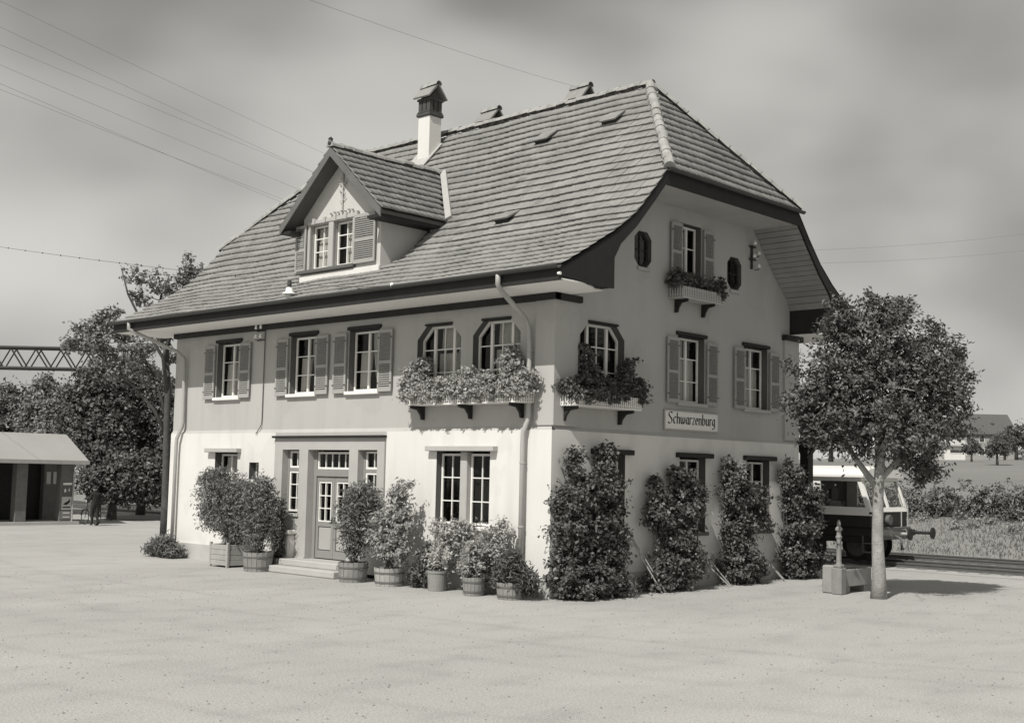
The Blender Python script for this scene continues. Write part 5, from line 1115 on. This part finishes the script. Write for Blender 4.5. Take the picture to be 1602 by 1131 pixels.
for u in (-78, 230):
    p = gp(u, 570); m = MB()
    for dx, dy in ((-.25, 0), (.25, 0), (-.25, .9), (.25, .9)): m.tube([(p.x + dx * .73 - dy * .68, p.y + dx * .68 + dy * .727, -.1), (p.x + dx * .73 - dy * .68, p.y + dx * .68 + dy * .727, p.z)], .06, 4)
    for i in range(9): z = i * p.z / 9; m.tube([(p.x - .18, p.y - .17, z), (p.x + .18, p.y + .17, z + p.z / 9)], .03, 4)
    m.build('post', M_DMETAL, G)

# ------------------------------------------------------------------ wires and the street lamp
def wire(a, b, r, sag, lab, name='overhead_wire', cat='wire', grp='overhead wires', bead=False, ext_=1.5):
    a, b = Vector(a), Vector(b); b = a + (b - a) * ext_; n = 24; pts = [a.lerp(b, i / n) - Vector((0, 0, 4 * sag * (i / n) * (1 - i / n))) for i in range(n + 1)]
    t = thing(name, tuple(a), lab, cat, grp); m = MB(); m.tube(pts, r, 5); m.build('strand', mat('wire_dull', .16, .6, .1), t)
    if bead:
        m = MB()
        for i in range(2, n, 1): m.lathe([(0, -.03), (.017, -.015), (.017, .015), (0, .03)], 6, tuple(pts[i]))
        m.build('clip', M_DMETAL, t, kind='stuff')
    return t
tp = at(560, 300, 48); TPZ = tp.z
Tp = thing('telegraph_pole', (tp.x, tp.y, 0), 'telegraph pole with cross arms standing behind the station roof', 'pole')
m = MB(); m.tube([(tp.x, tp.y, 0), (tp.x, tp.y, at(560, 262, 48).z)], [.14, .09], 10); m.build('mast', M_BARK, Tp)
WIRES = (((-60, 99), 357, 'lowest of the six'), ((-60, 110), 364, 'second lowest of the six'), ((-60, 70), 325, 'third from the bottom'), ((-60, 39), 306, 'third from the top'), ((-60, 8), 291, 'second from the top'), ((-60, -33), 274, 'topmost of the six'))
m = MB()
for v in (360, 316, 283): z = at(560, v, 48).z; m.box(tp.x - .8, tp.x + .8, tp.y - .04, tp.y + .04, z - .12, z - .04)
m.build('cross_arm', M_BARK, Tp, kind='stuff'); m = MB()
G5 = 'parallel telephone wires crossing the sky at the left'
for i, ((u, v), vr, nm_) in enumerate(WIRES):
    e = at(560, vr, 48); e = Vector((tp.x + (.55 if i % 2 else -.55), tp.y, e.z)); m.lathe([(.03, -.1), (.045, -.08), (.03, -.02), (0, .02)], 8, tuple(e))
    wire(e, at(u, v, 27), .0032, .1, 'thin telephone wire sloping across the sky at the left, ' + nm_, grp=G5)
m.build('insulator', M_PORC, Tp, kind='stuff')
wire((-4.5, 6.1, 13.75), at(440, -30, 24), .0032, .2, 'faint wire rising left from the right hand chimney into the sky')
wire(at(1262, 392, 37), at(1680, 345, 48), .0032, .3, 'upper faint wire crossing the pale sky right of the roof'); wire(at(1270, 412, 37), at(1680, 372, 48), .0032, .3, 'lower faint wire crossing the pale sky right of the roof')
ce = Vector((-3.72, -1.5, 6.98)); dr = RT * ((453 - 801) / FPX) - UP * ((441 - 565.5) / FPX) + FW; lp_ = CAM + dr * ((-1.3 - CAM.y) / dr.y); ls = at(-60, 371, 44)
t = wire(lp_, ls, .008, .16, 'thick beaded lamp cable coming in from the left edge', name='lamp_cable', cat='cable', grp=None, bead=True)
if 'group' in t: del t['group']
m = MB(); m.tube([tuple(lp_.lerp(ce, i / 12) - Vector((0, 0, .3 * i / 12 * (1 - i / 12)))) for i in range(13)], .006, 5); m.build('stay', M_DMETAL, t)
m = MB(); m.lathe([(.03, -.04), (.05, 0), (.04, .06), (0, .08)], 8, tuple(ce)); m.build('insulator', M_PORC, t)
Lm = thing('hanging_lamp', tuple(lp_), 'street lamp with white enamel shade hanging from the cable in front of the roof', 'lamp')
x, y, z = lp_; m = MB(); m.lathe([(.02, .06), (.05, .03), (.06, -.08), (.05, -.12), (.075, -.14)], 12, (x, y, z)); m.build('cap', M_DMETAL, Lm)
m = MB(); m.lathe([(.06, -.14), (.085, -.17), (.10, -.26), (.17, -.30), (.175, -.33), (.165, -.33), (.09, -.27)], 20, (x, y, z), cap=False); m.build('shade', M_PORC, Lm, smooth=True)
m = MB(); m.lathe([(.03, -.24), (.05, -.3), (.045, -.35), (0, -.38)], 12, (x, y, z)); m.build('bulb', mat('milk_glass', .8, .2, .02), Lm, smooth=True)

# ------------------------------------------------------------------ fountain post and trough by the tree
Fo = thing('water_fountain', (3.4, 6.6, 0), 'slim fountain post with a low stone trough between climber and tree', 'fountain')
x, y = 3.42, 6.5
m = MB(); m.bbox(x - .13, x + .13, y - .13, y + .13, .0, .62, .02); m.bbox(x - .1, x + .1, y - .1, y + .1, .62, .7, .02); m.lathe([(.075, .7), (.06, .76), (.058, 1.3), (.075, 1.32), (.075, 1.36), (.055, 1.38), (.05, 1.48), (.085, 1.5), (.085, 1.54), (.04, 1.6), (.05, 1.66), (.03, 1.73), (0, 1.76)], 14, (x, y, 0)); m.build('post', mat('fountain_iron', .22, .6, .3, 5, 30), Fo)
m = MB(); m.tube([(x, y + .05, 1.0), (x, y + .22, 1.02), (x, y + .3, .98), (x, y + .31, .93)], .018, 8); m.tube([(x, y - .05, 1.15), (x + .02, y - .14, 1.2), (x + .02, y - .16, 1.3)], .012, 6); m.build('spout', M_DMETAL, Fo)
m = MB(); x0, x1, y0, y1 = x - .52, x + .02, y + .28, y + 1.6
for a in ((x0, x0 + .08, y0, y1), (x1 - .08, x1, y0, y1), (x0 + .08, x1 - .08, y0, y0 + .08), (x0 + .08, x1 - .08, y1 - .08, y1)): m.bbox(*a, .16, .56, .012)
m.box(x0 + .08, x1 - .08, y0 + .08, y1 - .08, .16, .22)
for yy in (y0 + .15, y1 - .3): m.box(x0 + .05, x1 - .05, yy, yy + .16, 0, .16)
m.build('trough', mat('trough_stone', .27, .9, .25, 3, 30, bump=.4), Fo)
m = MB(); m.add([(x0 + .08, y0 + .08, .47), (x1 - .08, y0 + .08, .47), (x1 - .08, y1 - .08, .47), (x0 + .08, y1 - .08, .47)], [(0, 1, 2, 3)]); m.build('water', mat('water_dark', .03, .05, .05, spec=.6), Fo)
m = MB(); m.bbox(x - .46, x - .14, y + .02, y + .26, .0, .66, .03); m.build('side_stone', MATS['trough_stone'], Fo)

# ------------------------------------------------------------------ shunting locomotive
LO_ = thing('shunting_locomotive', (-3, 17.3, 0), 'dark rail shunter with white windowed cab and buffers standing behind the tree', 'locomotive')
M_LOCO = mat('loco_black', .022, .5, .3, 3, 30, spec=.4); M_CAB = mat('cab_white', .72, .55, .06, 2, 30); M_LGREY = mat('loco_grey', .12, .5, .2, 3, 30)
y0, y1 = 16.02, 18.6; xf = -.58
m = MB(); m.bbox(-6.4, xf + .05, y0 + .1, y1 - .1, .92, 1.2, .02); m.bbox(-6.3, -2.9, y0 + .35, y1 - .35, 1.2, 2.1, .05); m.bbox(-2.9, xf, y0 + .04, y1 - .04, 1.2, 1.72, .03); m.build('body', M_LOCO, LO_)
m = MB(); m.bbox(-2.82, xf - .08, y0, y0 + .05, 1.62, 1.78, .01); m.bbox(-2.86, xf + .03, y0 - .02, y0 + .02, 1.58, 1.63, .005); m.build('sill_band', M_CAB, LO_)
# white cab: side frames with sloped front posts
m = MB()
for yy in (y0, y1 - .06):
    T = lambda p, e, yy=yy: (p[0], yy + e, p[1])
    m.prism([(-2.75, 1.7), (-2.35, 1.7), (-2.35, 2.78), (-2.75, 2.78)], 0, .06, T); m.prism([(-2.35, 1.7), (xf, 1.7), (xf - .03, 1.84), (-2.35, 1.84)], .001, .059, T)
    m.prism([(xf - .03, 1.82), (xf - .17, 1.82), (xf - .48, 2.72), (xf - .34, 2.72)], .002, .058, T); m.prism([(-2.35, 2.66), (xf - .30, 2.66), (xf - .36, 2.79), (-2.35, 2.79)], .0015, .0585, T)
cb = m.build('cab', M_CAB, LO_)
m = MB()
T = lambda p, e: (xf - .02 - (p[1] - 1.8) * .335 + e, p[0], p[1])
for a, b, c, d in ((y0 + .06, y1 - .06, 1.70, 1.84), (y0 + .06, y1 - .06, 2.68, 2.79), (y0 + .06, y0 + .13, 1.84, 2.68), (y1 - .13, y1 - .06, 1.84, 2.68), (17.24, 17.38, 1.84, 2.68)): m.prism([(a, c), (b, c), (b, d), (a, d)], -.05, .0, T)
m.build('windscreen_frame', M_CAB, cb)
m = MB()
for a, b in ((y0 + .13, 17.24), (17.38, y1 - .13)): m.add([T((a, 1.84), -.025), T((b, 1.84), -.025), T((b, 2.68), -.025), T((a, 2.68), -.025)], [(0, 1, 2, 3)])
m.build('windscreen', GLASS, cb)
m = MB(); m.add([(-2.35, y0 + .03, 1.84), (xf - .16, y0 + .03, 1.84), (xf - .46, y0 + .03, 2.68), (-2.35, y0 + .03, 2.68)], [(0, 1, 2, 3)]); m.build('side_window', GLASS, cb)
m = MB(); m.prism([(-.12, 2.79), (-.12, 2.86), (.35, 3.05), (1.29, 3.16), (2.23, 3.05), (2.70, 2.86), (2.70, 2.79)], -3.3, xf - .2, lambda p, e: (e, y0 + p[0], p[1])); m.build('cab_roof', M_CAB, cb)
m = MB(); m.box(-2.8, -2.74, y0 + .06, y1 - .06, 1.7, 2.79); m.bbox(-2.3, -1.9, 16.5, 16.9, 1.72, 2.0, .03); m.box(-2.3, -2.2, 16.5, 16.9, 2.0, 2.4); m.build('seat', M_LOCO, cb)
m = MB(); m.bbox(xf + .05, xf + .16, y0 + .1, y1 - .1, .82, 1.22, .02); m.build('buffer_beam', M_LGREY, LO_)
for yy in (16.5, 18.12):
    m = MB(); m.lathe([(.1, 0), (.1, .3), (.055, .32), (.05, .86), (.07, .88)], 14, (xf + .16, yy, 1.05), 'x'); b_ = m.build('buffer', M_METAL if yy < 17 else M_LOCO, LO_, smooth=False)
    m = MB(); m.lathe([(.07, .88), (.185, .9), (.19, .93), (.15, .95)], 20, (xf + .16, yy, 1.05), 'x'); m.build('buffer_plate', M_LOCO, b_)
m = MB(); m.lathe([(.09, 0), (.15, .05), (.16, .16), (.15, .17)], 16, (xf + .02, 17.0, 1.45), 'x'); hl = m.build('headlamp', M_LGREY, LO_)
m = MB(); m.lathe([(.001, .165), (.14, .166)], 16, (xf + .02, 17.0, 1.45), 'x'); m.build('lens', M_PORC, hl)
m = MB(); hy = 17.75
m.tube([(xf + .18, hy, 1.1), (xf + .3, hy + .05, 1.15), (xf + .42, hy + .05, .95), (xf + .4, hy, .6), (xf + .28, hy - .03, .5), (xf + .2, hy - .05, .7)], .03, 8); m.tube([(xf + .18, 17.3, .95), (xf + .4, 17.3, .85), (xf + .42, 17.3, .5)], .04, 8); m.build('brake_hose', M_LGREY, LO_, smooth=True)
m = MB()
for yy in (16.25, 18.4): m.tube([(xf + .1, yy, .9), (xf + .1, yy, 1.9), (xf - .05, yy, 1.95)], .018, 6)
m.tube([(xf + .12, 17.9, 1.2), (xf + .12, 17.9, 1.72)], .02, 6); m.build('handrail', M_METAL, LO_, kind='stuff')
m = MB(); m.box(xf - .3, xf + .1, y0 - .02, y0 + .3, .42, .46); m.box(xf - .3, xf + .1, y0 - .02, y0 + .3, .7, .73); m.box(xf - .3, xf - .27, y0, y0 + .03, .42, .95); m.box(xf + .07, xf + .1, y0, y0 + .03, .42, .95); m.build('step', M_LGREY, LO_)
for x in (-1.35, -4.6):
    for yy in (16.62, 18.05):
        m = MB(); m.lathe([(.50, 0), (.52, .02), (.46, .03), (.46, .13)], 24, (x, yy - .06, .62), 'y'); w_ = m.build('wheel', M_LOCO, LO_)
        m = MB(); m.lathe([(.36, -.005), (.36, .0), (.12, -.02), (.12, -.06), (.001, -.06)], 20, (x, yy - .06, .62), 'y', cap=False); m.build('hub', M_LGREY, w_)
m = MB(); m.bbox(-5.6, -.5, y0 + .16, y0 + .28, .72, .93, .01); m.box(-3.6, -2.4, y0 + .15, y0 + .5, .3, .9); m.box(-.9, -.6, 16.3, 16.4, .15, .9); m.build('underframe', M_LOCO, LO_)
m = MB()
for x in (-.62, -.45): m.lathe([(.001, -.09), (.08, -.08), (.09, .0), (.07, .02)], 12, (x, 16.36, .34), 'y', cap=False)
m.build('axle_box', M_PORC, LO_)

# ------------------------------------------------------------------ hedge on the bank, farmhouse and trees on the hill
Hg = thing('hedge', (-4, 26.3, hill_h(-4, 26.3)), 'long dark clipped hedge on top of the bank beyond the tracks', 'hedge')
bl = []
for i in range(40): x = -17 + i * .95; bl.append((x, 26.2 + random.uniform(-.2, .2), hill_h(x, 26) + .55 + random.uniform(-.05, .1), .75, .6, .72))
foliage('foliage', bl + [(b[0], b[1] - .25, b[2] - .45, b[3], b[4] * .8, b[5] * .6) for b in bl], 4500, 15, .17, .11, M_LEAF_D, Hg, shell=.45); m = MB()
for b_ in bl: m.tube([(b_[0], b_[1], b_[2] - .8), (b_[0], b_[1], b_[2] + .2)], .03, 5)
m.build('stems', M_BARK, Hg, kind='stuff')
bs_ = RN.uniform(0, 1, (60, 2)); Wd = []
for a, b in bs_: x = -14 + 20 * a; y = 24 + 1.6 * b; Wd.append((x, y, hill_h(x, y) + .12, .3, .3, .18))
f, _ = foliage('bank_weeds', Wd, 420, 11, .16, .12, M_LEAF_L, None, shell=.3, aspect=.4); tag(f, 'tall pale weeds growing below the hedge on the bank', 'weeds', kind='stuff')
def small_house(name, u, v, D, w, dp, h, rh, rot, lab, wm, roofm, wins):
    p = at(u, v, D); gz = hill_h(p.x, p.y); t = thing(name, (p.x, p.y, gz), lab, 'house'); ca, sa = math.cos(rot), math.sin(rot)
    T = lambda a, d, z: (p.x + a * ca - d * sa, p.y + a * sa + d * ca, gz + z)
    m = MB(T); m.box(-w / 2, w / 2, -dp / 2, dp / 2, -1, h)
    for s in (-1, 1): m.prism([(-dp / 2, h), (dp / 2, h), (0, h + rh)], s * w / 2 - .05, s * w / 2 + .05, lambda q, e: (e * .995, q[0], q[1]))
    m.build('wall', wm, t); o_ = .5
    for s in (-1, 1):
        m = MB(T); q = [(-w / 2 - o_, s * (dp / 2 + o_), h - o_ * rh / dp * 2), (w / 2 + o_, s * (dp / 2 + o_), h - o_ * rh / dp * 2), (w / 2 + o_, 0, h + rh), (-w / 2 - o_, 0, h + rh)]; m.add([(a, d, z + .2) for a, d, z in q] + q, [(0, 1, 2, 3), (7, 6, 5, 4), (0, 4, 5, 1), (1, 5, 6, 2), (2, 6, 7, 3), (3, 7, 4, 0)]); m.build('roof', roofm, t)
    for (a, z, ww, hh) in wins:
        m = MB(T); m.box(a - ww / 2, a + ww / 2, -dp / 2 - .06, -dp / 2 - .01, z, z + hh); f_ = m.build('window', M_WHITE, t); m = MB(T); m.box(a - ww / 2 + .1, a + ww / 2 - .1, -dp / 2 - .075, -dp / 2 - .065, z + .1, z + hh - .1); m.build('pane', M_ROOM, f_)
ra = math.atan2(.682, .731)
small_house('shed', 1488, 705, 205, 3.4, 3.5, 2.6, .7, ra, 'small white shed with a dark slot window on the hillside', M_LOW, M_LEAD, [(.2, 1.2, 2.2, .7)])
small_house('farmhouse', 1530, 690, 228, 10, 9, 4.8, 3.4, ra, 'timber farmhouse with big roof high on the hill at the right edge', M_BOARD, mat('old_roof', .10, .9, .2), [(-3.4, 3.0, 1., 1.3), (-1.0, 3.0, 1., 1.3), (1.4, 3.0, 1., 1.3), (-3.4, .6, 1., 1.4), (-1., .6, 1., 1.4), (2.6, .6, 1.2, 1.4)])
GH = 'trees on the far hillside'
for u, D, hh, lab in ((1452, 190, 5.5, 'dark round tree on the hillside left of the white shed'), (1590, 215, 7, 'tall tree on the hillside right of the farmhouse'), (1560, 150, 4, 'small bushy tree on the meadow below the farmhouse'), (1572, 205, 5, 'small round tree in front of the farmhouse'), (1520, 175, 3.5, 'low bushy tree on the meadow below the white shed'), (1400, 240, 8, 'far tree on the hillside hidden partly behind the shade tree'), (1300, 170, 8, 'far tree on the hillside behind the locomotive')):
    p = at(u, 720, D); gz = hill_h(p.x, p.y); bl = [(p.x, p.y, gz + hh * .62, hh * .3, hh * .3, hh * .34), (p.x + hh * .15, p.y + hh * .1, gz + hh * .5, hh * .25, hh * .25, hh * .25), (p.x - hh * .15, p.y - hh * .1, gz + hh * .48, hh * .25, hh * .25, hh * .25)]
    tree('hillside_tree', lab, (p.x, p.y, gz), [(p.x, p.y, gz - .2), (p.x, p.y, gz + hh * .3), (p.x, p.y, gz + hh * .7)], hh * .04, [], bl, 170, 14, hh * .075, hh * .06, M_LEAF_D, nbr=5, group=GH)

# wooded crest of the hill
Wd = []
for i in range(46):
    p = at(1330 + i * 11 + random.uniform(-4, 4), 700, 330 + random.uniform(-25, 25)); gz = hill_h(p.x, p.y); r = random.uniform(2.6, 4.6); Wd.append((p.x, p.y, gz + r * .8, r, r, r * random.uniform(.8, 1.3)))
f, _ = foliage('distant_wood', Wd, 900, 12, 1.0, .8, M_LEAF_D, None, shell=.5); tag(f, 'dark wood along the crest of the far hill on the right', 'wood', kind='stuff')
